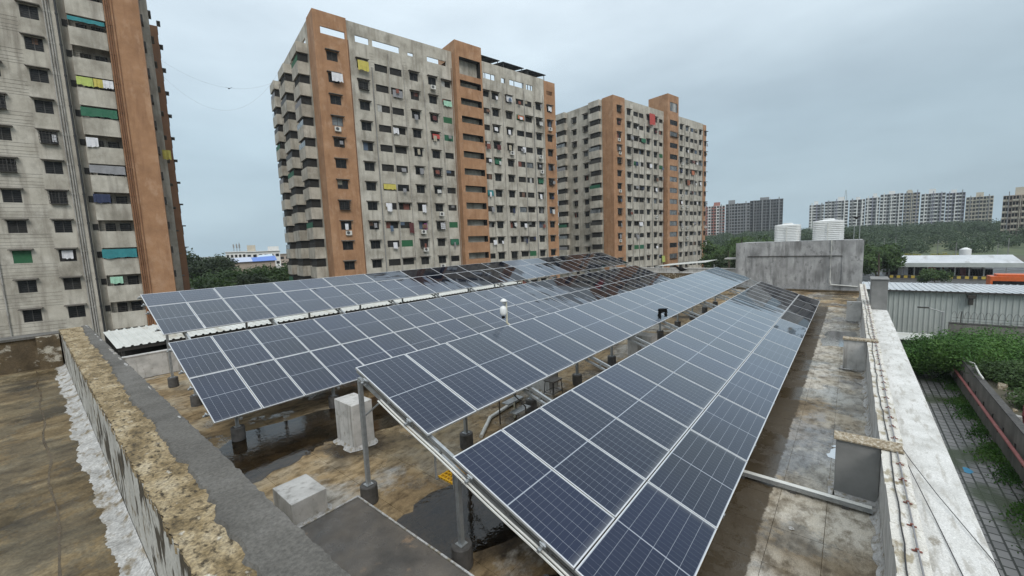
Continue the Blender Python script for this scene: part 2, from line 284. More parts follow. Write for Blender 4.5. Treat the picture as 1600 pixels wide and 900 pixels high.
FILM = 1.0
def panel_mat():
    m = bpy.data.materials.new('solar_cell_glass'); m.use_nodes = True; n = m.node_tree.nodes; l = m.node_tree.links
    b = n['Principled BSDF']; uv = n.new('ShaderNodeUVMap').outputs[0]
    sep = n.new('ShaderNodeSeparateXYZ'); l.new(uv, sep.inputs[0])
    def math_(op, a, c=None, d=None):
        x = n.new('ShaderNodeMath'); x.operation = op
        for i, q in enumerate((a, c, d)):
            if q is None: continue
            if isinstance(q, (int, float)): x.inputs[i].default_value = q
            else: l.new(q, x.inputs[i])
        return x.outputs[0]
    def lines(src, cnt, w):     # distance to nearest cell edge, in cells
        t = math_('FRACT', math_('MULTIPLY', src, cnt)); d = math_('ABSOLUTE', math_('SUBTRACT', t, .5))
        return math_('GREATER_THAN', d, .5-w)
    lx = lines(sep.outputs['X'], 6, .011); ly = lines(sep.outputs['Y'], 24, .012)
    mid = math_('LESS_THAN', math_('ABSOLUTE', math_('SUBTRACT', sep.outputs['Y'], .5)), .0042)
    ex = math_('GREATER_THAN', math_('ABSOLUTE', math_('SUBTRACT', sep.outputs['X'], .5)), .492)
    ey = math_('GREATER_THAN', math_('ABSOLUTE', math_('SUBTRACT', sep.outputs['Y'], .5)), .4965)
    strong = math_('MAXIMUM', math_('MAXIMUM', lx, mid), math_('MAXIMUM', ex, ey))
    weak = math_('MULTIPLY', ly, .45)
    lin = math_('MAXIMUM', strong, weak)
    info = n.new('ShaderNodeObjectInfo')
    g = n.new('ShaderNodeNewGeometry')
    nz = n.new('ShaderNodeTexNoise'); nz.inputs['Scale'].default_value = .35; nz.inputs['Detail'].default_value = 2; l.new(g.outputs['Position'], nz.inputs['Vector'])
    cr = n.new('ShaderNodeValToRGB'); fac = math_('ADD', math_('MULTIPLY', nz.outputs['Fac'], .8), math_('MULTIPLY', info.outputs['Random'], .25)); l.new(fac, cr.inputs[0])
    e = cr.color_ramp.elements; e[0].position = .3; e[0].color = (.001, .008, .036, 1); e[1].position = .75; e[1].color = (.002, .006, .018, 1)
    mx = n.new('ShaderNodeMix'); mx.data_type = 'RGBA'; l.new(lin, mx.inputs[0]); l.new(cr.outputs[0], mx.inputs[6]); mx.inputs[7].default_value = (.30, .33, .38, 1)
    # wet film / dust: streaks that run down the slope
    cmb = n.new('ShaderNodeCombineXYZ'); l.new(math_('MULTIPLY', sep.outputs['X'], 2.4), cmb.inputs[0]); l.new(math_('MULTIPLY', sep.outputs['Y'], 1.1), cmb.inputs[1]); l.new(math_('MULTIPLY', info.outputs['Random'], 37), cmb.inputs[2])
    n2 = n.new('ShaderNodeTexNoise'); n2.inputs['Scale'].default_value = 1.0; n2.inputs['Detail'].default_value = 4; l.new(cmb.outputs[0], n2.inputs['Vector'])
    csep = n.new('ShaderNodeSeparateColor'); l.new(info.outputs['Color'], csep.inputs[0])
    wv = math_('ADD', csep.outputs[0], math_('ADD', math_('MULTIPLY', math_('SUBTRACT', n2.outputs['Fac'], .5), 1.5), math_('MULTIPLY', math_('SUBTRACT', sep.outputs['Y'], .5), csep.outputs[1])))
    wet = n.new('ShaderNodeMapRange'); wet.interpolation_type = 'SMOOTHSTEP'; l.new(wv, wet.inputs[0]); wet.inputs[1].default_value = .42; wet.inputs[2].default_value = .58
    w_ = wet.outputs[0]; dry = math_('SUBTRACT', 1.0, w_)
    l.new(math_('ADD', math_('MULTIPLY', dry, .10), .03), b.inputs['Roughness'])
    l.new(math_('MULTIPLY', dry, FILM), b.inputs['Sheen Weight']); b.inputs['Sheen Roughness'].default_value = .40; b.inputs['Sheen Tint'].default_value = (.80, .91, 1, 1)
    l.new(math_('ADD', .14, math_('MULTIPLY', dry, .18)), b.inputs['Specular IOR Level'])
    dust = n.new('ShaderNodeMix'); dust.data_type = 'RGBA'; l.new(mx.outputs[2], dust.inputs[6]); dust.inputs[7].default_value = (.24, .245, .25, 1)
    lowe = n.new('ShaderNodeMapRange'); l.new(math_('ADD', sep.outputs['Y'], math_('MULTIPLY', n2.outputs['Fac'], .03)), lowe.inputs[0]); lowe.inputs[1].default_value = .055; lowe.inputs[2].default_value = .012; lowe.inputs[3].default_value = 0; lowe.inputs[4].default_value = .3
    vo = n.new('ShaderNodeTexVoronoi'); vo.inputs['Scale'].default_value = 1.7; vo.inputs['Randomness'].default_value = 1; l.new(g.outputs['Position'], vo.inputs['Vector'])
    drop = math_('MULTIPLY', math_('LESS_THAN', math_('ADD', vo.outputs['Distance'], math_('MULTIPLY', nz.outputs['Fac'], .02)), .042), .55)
    l.new(math_('MAXIMUM', math_('ADD', math_('MULTIPLY', dry, .003), lowe.outputs[0]), drop), dust.inputs[0])
    dk = n.new('ShaderNodeMix'); dk.data_type = 'RGBA'; l.new(math_('MULTIPLY', w_, .75), dk.inputs[0]); l.new(dust.outputs[2], dk.inputs[6]); dk.inputs[7].default_value = (.004, .004, .0045, 1)
    l.new(dk.outputs[2], b.inputs['Base Color']); b.inputs['IOR'].default_value = 1.5
    bp = n.new('ShaderNodeBump'); bp.inputs['Strength'].default_value = .03; bp.inputs['Distance'].default_value = .01
    n3 = n.new('ShaderNodeTexNoise'); n3.inputs['Scale'].default_value = 1.2; l.new(g.outputs['Position'], n3.inputs['Vector']); l.new(n3.outputs['Fac'], bp.inputs['Height']); l.new(bp.outputs[0], b.inputs['Normal'])
    return m
cell_mat = panel_mat()
def water_mat():
    m = bpy.data.materials.new('standing_water'); m.use_nodes = True; n = m.node_tree.nodes; l = m.node_tree.links; n.clear()
    o = n.new('ShaderNodeOutputMaterial'); t = n.new('ShaderNodeBsdfTransparent'); t.inputs[0].default_value = (.42, .39, .34, 1)
    g = n.new('ShaderNodeBsdfGlossy'); g.inputs['Roughness'].default_value = .02; fr = n.new('ShaderNodeFresnel'); fr.inputs[0].default_value = 1.5
    nz = n.new('ShaderNodeTexNoise'); nz.inputs['Scale'].default_value = 9; bp = n.new('ShaderNodeBump'); bp.inputs['Strength'].default_value = .12; bp.inputs['Distance'].default_value = .02
    gg = n.new('ShaderNodeNewGeometry'); l.new(gg.outputs['Position'], nz.inputs['Vector']); l.new(nz.outputs['Fac'], bp.inputs['Height']); l.new(bp.outputs[0], g.inputs['Normal']); l.new(bp.outputs[0], fr.inputs['Normal'])
    mx = n.new('ShaderNodeMixShader'); l.new(fr.outputs[0], mx.inputs[0]); l.new(t.outputs[0], mx.inputs[1]); l.new(g.outputs[0], mx.inputs[2]); l.new(mx.outputs[0], o.inputs[0]); return m
water = water_mat()
def paver_mat():
    m = bpy.data.materials.new('wet_paver_blocks'); m.use_nodes = True; n = m.node_tree.nodes; l = m.node_tree.links; b = n['Principled BSDF']
    g = n.new('ShaderNodeNewGeometry'); br = n.new('ShaderNodeTexBrick'); l.new(g.outputs['Position'], br.inputs['Vector'])
    br.inputs['Scale'].default_value = 1.0; br.inputs['Brick Width'].default_value = .5; br.inputs['Row Height'].default_value = .36; br.inputs['Mortar Size'].default_value = .035; br.inputs['Mortar Smooth'].default_value = .3
    br.inputs['Color1'].default_value = (.24, .235, .23, 1); br.inputs['Color2'].default_value = (.15, .148, .145, 1); br.inputs['Mortar'].default_value = (.018, .02, .012, 1)
    nz = n.new('ShaderNodeTexNoise'); nz.inputs['Scale'].default_value = .35; nz.inputs['Detail'].default_value = 8; l.new(g.outputs['Position'], nz.inputs['Vector'])
    r = n.new('ShaderNodeValToRGB'); l.new(nz.outputs['Fac'], r.inputs[0]); r.color_ramp.elements[0].position = .5; r.color_ramp.elements[0].color = (0, 0, 0, 1); r.color_ramp.elements[1].position = .6
    mx = n.new('ShaderNodeMix'); mx.data_type = 'RGBA'; l.new(r.outputs[0], mx.inputs[0]); l.new(br.outputs['Color'], mx.inputs[6]); mx.inputs[7].default_value = (.04, .055, .02, 1)
    l.new(mx.outputs[2], b.inputs['Base Color']); b.inputs['Roughness'].default_value = .45
    bp = n.new('ShaderNodeBump'); bp.inputs['Distance'].default_value = .02; bp.inputs['Strength'].default_value = .8; bp.invert = True; l.new(br.outputs['Fac'], bp.inputs['Height']); l.new(bp.outputs[0], b.inputs['Normal'])
    return m
paver = paver_mat()

# ------------------------------------------------------------------ the setting: ground, lane, hill
mb = MB(); mb.box(-3500, 3500, -3500, 3500, GZ-1, GZ); struct(mb.build('ground', soil))
mb = MB(); mb.box(0.5, 52, -6.2, -0.9, GZ-.05, GZ+.004); struct(mb.build('paved_lane', paver))
mb = MB(); mb.box(66, 170, -90, 20, GZ-.05, GZ+.004); struct(mb.build('bus_yard', asphalt))
def hill_h(x, y):
    s = lambda a, b, t: (lambda q: q*q*(3-2*q))(min(1, max(0, (t-a)/(b-a))))
    side = 1 - s(70, 210, y)
    return GZ-.6 + 8.0*s(170, 430, x)*(.35+.65*side) + 1.0*math.sin(x*.021+y*.013)*s(150, 330, x)
mb = MB(); NX, NY = 40, 50
xs = [140 + i*22 for i in range(NX)]; ys = [-420 + j*14 for j in range(NY)]
mb.v = [(x, y, hill_h(x, y)) for x in xs for y in ys]
for i in range(NX-1):
    for j in range(NY-1): a = i*NY+j; mb.f.append((a, a+NY, a+NY+1, a+1)); mb.m.append(0)
struct(mb.build('hill', hillm, smooth=True))

# ------------------------------------------------------------------ the roofs we look over
low = thing('low_building', 'low grey building carrying the solar roof, seen from above', 'building', (22, 11, GZ))
mb = MB(); mb.box(.61-22, 48-22, -1.0-11, 23.3-11, .02, FZ-GZ-.06); mb.build('wall', greyplain, low)
mb = MB(); mb.box(.612, 48, -.86, 23.2, FZ-.05, FZ-.012); rf = struct(mb.build('roof_floor', roof_mat))
# cast screed slabs with recessed joints; those that show largest are pieces of their own
def slab_mesh(w, d, mt):
    b = MB(); g = .0022; h = .012
    b.v = [(g, g, 0), (w-g, g, 0), (w-g, d-g, 0), (g, d-g, 0), (g+.002, g+.002, h), (w-g-.002, g+.002, h), (w-g-.002, d-g-.002, h), (g+.002, d-g-.002, h)]
    b.f = [(4, 5, 6, 7), (0, 1, 5, 4), (1, 2, 6, 5), (2, 3, 7, 6), (3, 0, 4, 7)]; b.m = [0]*5
    return b.mesh('screed_slab', mt)
sm1 = slab_mesh(1.02, .725, strip_mat); sm2 = slab_mesh(1.15, 1.15, roof_mat)
for i in range(33):
    for j in range(3):
        link(sm1, 'screed_slab', rf, (.8+i*1.02, -.56+j*.725, FZ-.012+random.uniform(-.001, .0015)))
for i in range(14):
    for j in range(14): link(sm2, 'screed_slab', rf, (.75+i*1.15, 1.62+j*1.15, FZ-.012+random.uniform(-.001, .0015)))
def puddle(pts, name='puddle'):
    # irregular outline through a few points
    P = []; N = len(pts)
    for i in range(N):
        a = Vector(pts[i]); b = Vector(pts[(i+1) % N])
        for k in range(7):
            p = a.lerp(b, k/7); P.append((p.x+random.uniform(-.09, .09), p.y+random.uniform(-.09, .09), FZ+.006))
    b = MB(); b.poly(P); return struct(b.build(name, water))
puddle([(2.4, 10.1), (4.0, 10.4), (4.7, 10.75), (6.6, 9.9), (8.6, 10.0), (9.4, 12.3), (6.0, 12.9), (3.4, 13.4), (2.0, 12.0)])
puddle([(3.5, 5.2), (5.2, 4.3), (6.3, 4.9), (6.1, 6.2), (4.9, 6.6), (3.7, 6.3)])
puddle([(3.6, 1.7), (5.2, 1.7), (5.4, 3.2), (4.1, 3.7), (3.5, 3.0)])
puddle([(11.2, .2), (12.1, .1), (12.6, -.3), (11.4, -.42)])
puddle([(22.5, .9), (26, .8), (26.3, -.3), (23, -.3)])

# right parapet with ledge, stub walls and cables
pw = thing('parapet_wall', 'long cream topped parapet wall along right edge of the solar roof', 'wall', (20, -.72, FZ))
mb = MB(); mb.box(-19.38, 19.4, -.15, .15, 0, 1.085); mb.build('wall', whitewash, pw, bevel=.015)
mb = MB()
nseg = 70
for i in range(nseg):
    a = -19.38+i*38.78/nseg; b2 = a+38.78/nseg
    w0 = .165+random.uniform(-.006, .006)
    mb.box(a, b2, -w0, .16+random.uniform(-.006, .006), 1.086, 1.11+random.uniform(-.003, .003))
mb.build('coping', parapet_top, pw)
mb = MB()
fw_ = [.10+.03*math.sin(i*.9)+random.uniform(-.025, .035) for i in range(261)]
for i in range(260):      # rounded waterproof fillet at the foot of the wall
    a = -19.3+i*.149; b2 = a+.149
    for (f0, z0_), (f1, z1_) in (((0, .19), (.25, .09)), ((.25, .09), (.55, .035)), ((.55, .035), (1, .004))):
        mb.quad((a, .152+fw_[i]*f0, z0_), (b2, .152+fw_[i+1]*f0, z0_), (b2, .152+fw_[i+1]*f1, z1_), (a, .152+fw_[i]*f1, z1_))
mb.build('fillet', fillet_m, pw)
ledge = thing('ledge', 'wide chalky white ledge outside the right parapet wall', 'ledge', (14.5, -1.2, FZ+.75))
mb = MB(); mb.box(-13.9, 14.0, -.35, .318, 0, .14); mb.build('slab', chalk, ledge, bevel=.02)
mb = MB(); mb.box(-13.9, 14.0, -.37, -.352, -.22, .1); mb.build('drip_edge', chalk, ledge)
pst = thing('end_pillar', 'square grey cement pillar at far end of white ledge', 'pillar', (29.3, -1.12, FZ+.7))
mb = MB(); mb.box(-.75, .8, -.42, .235, 0, 1.75); mb.build('shaft', greyplain, pst, bevel=.02)
mb = MB(); mb.box(-.79, .84, -.46, .275, 1.752, 1.80); mb.build('cap', greyplain, pst)
for i, (x, cov, lab) in enumerate(((9.85, 1, 'nearest short grey stub wall against the right parapet, stained board on top'),
                                   (19.2, 1, 'middle short grey stub wall against the right parapet, weathered board on top'),
                                   (29.5, 0, 'farthest short grey stub wall against the right parapet, near cement tank room'))):
    t = thing('stub_wall', lab, 'wall', (x, -.24, FZ), group='stub walls along the parapet')
    mb = MB(); mb.box(-.14, .14, -.325, .325, 0, 1.12); mb.build('wall', whitewash if i else greyplain, t, bevel=.01)
    if cov:
        mb = MB(); mb.box(-.20, .20, -.62, .36, 1.121, 1.165, jit=.012); mb.build('board', ply, t)
    mb = MB()
    for (a, b, c, d) in ((-.30, .30, .327, .42), (-.28, -.142, -.3, .326), (.142, .28, -.3, .326)): mb.box(a, b, c, d, .0, .05, jit=.02)
    mb.build('fillet', fillet_m, t)
def wavy(x0, x1, y, z, amp, n=60, drift=0.0):
    pts = []; ph = random.uniform(0, 6); o = 0
    for i in range(n+1):
        q = i/n; x = x0+(x1-x0)*q
        o = o*.8+random.uniform(-amp, amp)*.5
        pts.append((x, y+drift*q+o+amp*.8*math.sin(q*21+ph), z))
    return pts
cd = thing('cable_conduit', 'straight grey conduit held by red saddles on parapet top', 'conduit', (20, -.8, FZ+1.115))
mb = MB(); mb.tube([(x-20, y+.8-.78, .022) for x, y, z in wavy(1, 39, 0, 0, .008, 80)], .011, 6); mb.build('pipe', cable_g, cd)
smesh = MB(); smesh.box(-.014, .014, -.05, .05, 0, .008); smesh.box(-.012, .012, -.017, .017, .008, .036); smesh = smesh.mesh('saddle', saddle_m)
x = 2.2
while x < 38.5:
    link(smesh, 'saddle', cd, (x-20, .02+random.uniform(-.006, .006), .001), random.uniform(-.15, .15)); x += random.uniform(.5, .72)
mb = MB(); mb.tube([(x-20, y+.75, .014) for x, y, z in wavy(1, 30, -.665, 0, .028, 110)], .009, 6)
tag(mb.build('black_cable', cable_b, None, (20, -.75, FZ+1.113)), 'wavy black cable lying along inner edge of parapet top', 'cable')
mb = MB(); mb.tube([(10.0, -.82, FZ+1.16), (9.6, -.95, FZ+1.06), (8.8, -1.2, FZ+.93), (7.4, -1.54, FZ+.91), (6.2, -1.7, FZ+.5)], .006, 5)
tag(mb.build('loose_wire', cable_b), 'thin wire crossing white ledge from stub wall, farther of two', 'wire')
mb = MB(); mb.tube([(9.85, -.82, FZ+1.16), (9.2, -.94, FZ+1.0), (8.0, -1.1, FZ+.905), (6.0, -1.28, FZ+.903), (3.4, -1.5, FZ+.905)], .006, 5)
tag(mb.build('loose_wire', cable_b), 'thin wire crossing white ledge from stub wall, nearer of two', 'wire')
ct = thing('cable_tray', 'pale steel cable tray on roof floor reaching from panels to parapet', 'cable tray', (9.3, .5, FZ))
mb = MB(); mb.box(-.07, .07, -.98, 1.6, .06, .066); mb.box(-.073, -.07, -.98, 1.6, .06, .13); mb.box(.07, .073, -.98, 1.6, .06, .13); mb.build('channel', galv, ct)
mb = MB(); mb.box(-.055, .055, -.97, 1.6, .131, .14); mb.build('lid', pvc, ct)
for y in (-.6, .2, 1.1):
    mb = MB(); mb.box(-.08, .08, y-.05, y+.05, 0, .059); mb.build('spacer', footm, ct)

# left and far parapets of the lower roof, shed with sheet roof beyond
t = thing('low_parapet', 'low pale cement parapet on left edge of roof behind solar rows', 'wall', (20, 23.35, FZ))
mb = MB(); mb.box(-19.4, 27.5, -.12, .12, 0, 1.0); mb.build('wall', whitewash, t)
mb = MB(); mb.box(-19.4, 27.5, -.15, .15, 1.001, 1.04); mb.build('coping', whitewash, t)
t = thing('end_parapet', 'low brown stained parapet at far end of roof where a crow perches', 'wall', (43.4, 15.8, FZ))
mb = MB(); mb.box(-.12, .12, -7.3, 7.3, 0, 1.36); mb.build('wall', farpeel, t)
mb = MB(); mb.box(-.15, .15, -7.3, 7.3, 1.361, 1.42); mb.build('coping', whitewash, t)
t = thing('back_wall', 'pale streaked cement wall behind far end of solar rows', 'wall', (48.6, 16.0, GZ))
mb = MB(); mb.box(-.15, .15, -7.5, 8, 0, 7.75); mb.build('wall', whitewash, t)
mb = MB(); mb.box(-.2, .2, -7.5, 8, 7.751, 7.85); mb.build('coping', whitewash, t)
t = thing('flat_canopy', 'thin pale sheet canopy beyond the pale streaked wall', 'canopy', (60, 18, GZ))
mb = MB(); mb.v = [(-3, -3.4, 7.95), (3, -3.4, 7.95), (3, 3.2, 7.35), (-3, 3.2, 7.35), (-3, -3.4, 8.0), (3, -3.4, 8.0), (3, 3.2, 7.4), (-3, 3.2, 7.4)]
mb.f = [(0, 3, 2, 1), (4, 5, 6, 7), (0, 1, 5, 4), (1, 2, 6, 5), (2, 3, 7, 6), (3, 0, 4, 7)]; mb.m = [0]*6; mb.build('sheet', corr, t)
for px, py in ((-2.6, -3.1), (2.6, -3.1), (-2.6, 2.9), (2.6, 2.9)):
    mb = MB(); mb.box(px-.06, px+.06, py-.06, py+.06, 0, 7.3); mb.build('post', galv, t)
sh = thing('sheet_shed', 'open shed with ribbed pale sheet roof left of the solar rows', 'shed', (14, 26, GZ))
def corrugated(x0, x1, y0, y1, z0, z1, pitch=.28, h=.05):
    b = MB(); n = int((x1-x0)/pitch); pr = []
    for i in range(n):
        a = x0+i*pitch; pr += [(a, 0), (a+pitch*.55, 0), (a+pitch*.68, h), (a+pitch*.87, h)]
    pr.append((x0+n*pitch, 0))
    for k in range(len(pr)-1):
        (a, p), (c, q) = pr[k], pr[k+1]
        b.quad((a, y0, z0+p), (c, y0, z0+q), (c, y1, z1+q), (a, y1, z1+p))
    return b
corrugated(-11.85, 16, -2.2, 2.2, 7.72, 7.95).build('roof_sheet', corr, sh)
mb = MB(); mb.box(-11.8, 16, 2.0, 2.15, 0, 7.85); mb.build('back_wall', dark_in, sh)  # wall coloured near-black to paint in the open shed's inner shade
mb = MB(); mb.box(-11.8, 16, -2.1, -2.02, 7.55, 7.70); mb.build('eave_beam', rail_m, sh)
for i in range(8):
    mb = MB(); mb.box(-11.7+i*3.9, -11.6+i*3.9, -2.0, -1.9, 0, 7.7); mb.build('post', rail_m, sh)

# upper roof where the camera stands
up = thing('upper_building', 'higher stained building the picture is taken from, lower left', 'building', (-7, 2, GZ))
mb = MB(); mb.box(-8, 7.26, -8, 8.4, 0, UZ-GZ-.02); mb.build('wall', greyplain, up)
mb = MB(); mb.box(-15, .268, -6, 10.08, UZ-.019, UZ); struct(mb.build('upper_roof_floor', upper_mat))
mb = MB(); pr_ = None; JX = -.045
for i in range(60):       # open joint running along the upper roof
    y = 1.0+i*.15; x = JX+.012*math.sin(i*.7)+random.uniform(-.004, .004); w = random.uniform(.004, .010)
    if pr_: mb.quad((pr_[0]-pr_[2], pr_[1], UZ+.0015), (pr_[0]+pr_[2], pr_[1], UZ+.0015), (x+w, y, UZ+.0015), (x-w, y, UZ+.0015))
    pr_ = (x, y, w)
mb.build('roof_joint', drip_mat, bpy.data.objects['upper_roof_floor'])
lw = thing('divider_wall', 'thick worn wall with ochre and dark mortar top, lower left', 'wall', (.44, 2.2, FZ))
mb = MB(); H = -1.165-FZ
mb.box(-.17, .17, -8.2, 8.1, 0, H); mb.build('wall', peel, lw)
def jag(y): return .016+.012*(y-1.6) + .010*math.sin(y*1.7+.5)+.008*math.sin(y*5.1)+.006*math.sin(y*13.7)+.006*math.sin(y*31+2)+random.uniform(-.009, .009)
mb = MB(); ny = 520; yy = [-8.2+16.3*i/ny for i in range(ny+1)]
jj = [jag(y) for y in yy]
oj = [.172+random.uniform(-.006, .006) for y in yy]; ij = [-.168+random.uniform(-.008, .006) for y in yy]
for i in range(ny):       # lower worn lime layer, uneven
    a, b = yy[i], yy[i+1]
    for q in range(5):
        f0 = q/5; f1 = (q+1)/5
        hz = lambda u, v: H+.016+.002*math.sin(u*41+v*3.1)*math.sin(v*7.3+u*9)+.0025*math.sin(v*43.1+u*57)*math.sin(v*19+u*83)
        xa0 = ij[i]+(.15-ij[i])*f0; xa1 = ij[i]+(.15-ij[i])*f1; xb0 = ij[i+1]+(.15-ij[i+1])*f0; xb1 = ij[i+1]+(.15-ij[i+1])*f1
        mb.quad((xa0, a, hz(xa0, a)), (xa1, a, hz(xa1, a)), (xb1, b, hz(xb1, b)), (xb0, b, hz(xb0, b)))
    mb.quad((ij[i], a, H-.03), (ij[i], a, H+.012), (ij[i+1], b, H+.012), (ij[i+1], b, H-.03))
mb.build('lime_layer', ochre_top, lw)
mb = MB()
for i in range(ny):       # darker cement coat laid over the outer half with a broken edge
    a, b = yy[i], yy[i+1]
    mb.quad((jj[i], a, H+.031), (oj[i], a, H+.028), (oj[i+1], b, H+.028), (jj[i+1], b, H+.031))
    mb.quad((jj[i]-.012, a, H+.012), (jj[i], a, H+.031), (jj[i+1], b, H+.031), (jj[i+1]-.012, b, H+.012))
    mb.quad((oj[i], a, H+.028), (oj[i]+.002, a, H-.05), (oj[i+1]+.002, b, H-.05), (oj[i+1], b, H+.028))
mb.build('mortar_coat', dark_mortar, lw)
mb = MB()                  # flakes of white paint along the outer arris
for k in range(16):
    y = random.uniform(1.2, 8.0); L = random.uniform(.05, .22)*(.5+y*.12); w = random.uniform(.008, .035)
    P = []
    for i in range(9):
        q = 2*math.pi*i/9; P.append((min(.168, .152+w*.5*math.cos(q)*random.uniform(.6, 1.3)), y+L*.5*math.sin(q)*random.uniform(.6, 1.2), H+.0296+k*.00015))
    mb.poly(P)
mb.build('paint_flakes', fillet_m, lw)
mb = MB()
def rough_edge(n, base, amp):
    o, out = 0, []
    for i in range(n+8): o = o*.82+random.uniform(-amp, amp); out.append(base+o+amp*.8*math.sin(i*.13)+random.uniform(-amp, amp)*.35)
    return [sum(out[i:i+4])/4+random.uniform(-amp, amp)*.5 for i in range(n)]
ew = rough_edge(801, .125, .014); et = rough_edge(801, .035, .001); zz = UZ-FZ
for i in range(800):
    a = -8+i*.02; b2 = a+.02
    for f0, f1 in ((0, .3), (.3, .65), (.65, 1)):
        q = lambda k, f: (-.173-ew[k]*f, a if k == i else b2, zz+.0012+et[k]*(1-f)**3.2)
        mb.quad(q(i, f0), q(i, f1), q(i+1, f1), q(i+1, f0))
mb.build('fillet', coat_m, lw)
cw = thing('cross_wall', 'mossy brown low wall closing the upper roof at left', 'wall', (-7.3, 10.2, UZ))
mb = MB(); mb.box(-8, 7.565, -.11, .11, -.015, .50); mb.build('wall', farpeel, cw)
mb = MB(); mb.box(-8, 7.565, -.15, .13, .501, .545, jit=.006); mb.build('coping', dark_mortar, cw)
mb = MB(); mb.box(7.3, 7.55, -.3, -.112, -.015, .53); mb.build('corner_pier', farpeel, cw)
# dark slab roof of a lower landing and two cement blocks
t = thing('landing_slab', 'dark wet concrete slab roof beside the thick worn wall', 'slab', (1.92, 2.2, FZ))
mb = MB(); mb.box(-1.29, 1.2, -8, 4.0, .0, .80); mb.build('wall', greyplain, t)
mb = MB(); mb.box(-1.29, 1.31, -8, 4.13, .801, .95); mb.build('slab', slab_mat, t, bevel=.012)
mb = MB(); mb.box(1.285, 1.312, -8, 4.13, .951, .966); mb.box(-1.28, 1.284, 4.105, 4.132, .951, .966); mb.build('edge_lip', fillet_m, t)
for (x0, x1, y0, y1, h, nm, lab) in ((2.67, 3.33, 7.76, 8.66, .50, 'cement_block', 'low whitewashed cement block beside the dark landing slab'),
                                     (4.92, 5.5, 9.6, 10.5, 1.2, 'cement_block', 'tall whitewashed cement block standing between panel rows, near post'),
                                     (10.95, 11.5, 7.7, 8.7, 1.05, 'cement_block', 'whitewashed cement block behind the stool in panel gap'),
                                     (15.9, 16.6, 6.1, 7.1, 1.15, 'cement_block', 'whitewashed cement block in panel gap near the black cloth')):
    t = thing(nm, lab, 'block', ((x0+x1)/2, (y0+y1)/2, FZ), group='cement blocks on the roof')
    a, b = (x1-x0)/2, (y1-y0)/2
    mb = MB(); mb.box(-a, a, -b, b, 0, h, jit=.006); mb.build('block', whitewash, t, bevel=.012)
    mb = MB()
    P = []
    for i in range(28):
        q = 2*math.pi*i/28; c, s_ = math.cos(q), math.sin(q); k = 1/max(abs(c), abs(s_)); P.append(((a+.1+random.uniform(-.05, .06))*c*k, (b+.1+random.uniform(-.05, .06))*s_*k, .012))
    for i in range(28):
        j = (i+1) % 28
        def inner(p): return (max(-a, min(a, p[0])), max(-b, min(b, p[1])), .09)
        mb.quad(P[i], P[j], inner(P[j]), inner(P[i]))
    mb.build('fillet', fillet_m, t)

for k, (x, y, c_, nm) in enumerate(((8.05, .62, fillet_m, 'white paper scrap on roof strip nearest the cable tray'), (6.7, 6.9, fillet_m, 'white scrap on brown roof floor beside the row post'), (3.05, 3.6, fillet_m, 'pale flake on the dark landing slab'), (13.2, -.1, ply, 'brown leaf litter on roof strip between stub walls'))):
    mb = MB(); mb.poly([(.06*math.cos(a)*random.uniform(.6, 1.2), .05*math.sin(a)*random.uniform(.6, 1.2), .006+.004*math.sin(a*2)) for a in np.linspace(0, 6.28, 8)[:-1]])
    tag(mb.build('litter', c_, None, (x, y, FZ+.004 if k != 2 else FZ+.952)), nm, 'litter')
# tank room with two tanks
tr = thing('tank_room', 'blotchy grey cement tank room at far end of roof under two tanks', 'building', (43, 3.8, FZ))
h = 4.25
mb = MB(); mb.box(.06, 5, -4.5, 4.5, 0, h); mb.build('wall', greywall, tr)
for y0, y1 in ((-4.56, -3.25), (3.6, 4.56)):
    mb = MB(); mb.box(0, .058, y0, y1, 0, h+.02); mb.build('pilaster', greywall, tr)
mb = MB(); mb.box(.005, .057, -3.248, 3.598, 3.05, h+.02); mb.build('beam', greywall, tr)
mb = MB(); mb.box(-.02, .02, -3.24, 3.59, 3.0, 3.045); mb.build('drip_groove', footm, tr)
mb = MB(); mb.box(.3, 1.6, 4.57, 5.6, 2.75, 2.86); mb.build('sunshade', whitewash, tr)
mb = MB(); yy0 = -2.55
mb.tube([(-.05, yy0+.04, h+.05), (-.05, yy0+.04, .95), (-.07, yy0-.03, .62), (-.07, yy0-1.0, .56), (-.07, yy0-1.75, .5)], .045, 8); mb.build('drain_pipe', pvc, tr)
mb = MB()
for z in (3.9, 2.9, 2.0, 1.1): mb.box(-.11, -.001, yy0-.02, yy0+.10, z, z+.05)
mb.build('pipe_clamp', galv, tr)
mb = MB(); mb.box(-.35, -.002, -4.4, 4.4, .0, .16); mb.build('plinth', drip_mat, tr)
prof = []
for i in range(10):
    z = .02+i*.165; prof += [(1.0, z), (1.045, z+.03), (1.045, z+.09), (1.0, z+.13)]
prof = [(.98, 0)]+prof+[(1.03, 1.68), (1.0, 1.72), (.42, 1.80), (.40, 1.84), (.05, 1.85)]
tank = MB().lathe(prof, 48, sq=7).mesh('tank_body', tank_m)
lidm = MB().lathe([(.46, 0), (.46, .07), (.4, .1), (.05, .11)], 20).mesh('tank_lid', tank_m)
for (y, lab, s) in ((4.55, 'white ribbed water tank on grey tank room, left one', .95), (1.62, 'white ribbed water tank on grey tank room, right one with pipe', 1.06)):
    t = thing('water_tank', lab, 'tank', (45.0, y, FZ+h), group='water tanks on the tank room')
    o = link(tank, 'tank_body', t, scale=(s*.98, s*.98, s*.93)); link(lidm, 'tank_lid', t, (0, 0, 1.852*s*.93), scale=(s*.8, s*.8, s*.6))
    mb = MB(); mb.tube([(-1.1*s, 0, .02), (-1.1*s, 0, 1.4*s)], .03, 6); mb.build('outlet_pipe', pvc, t)
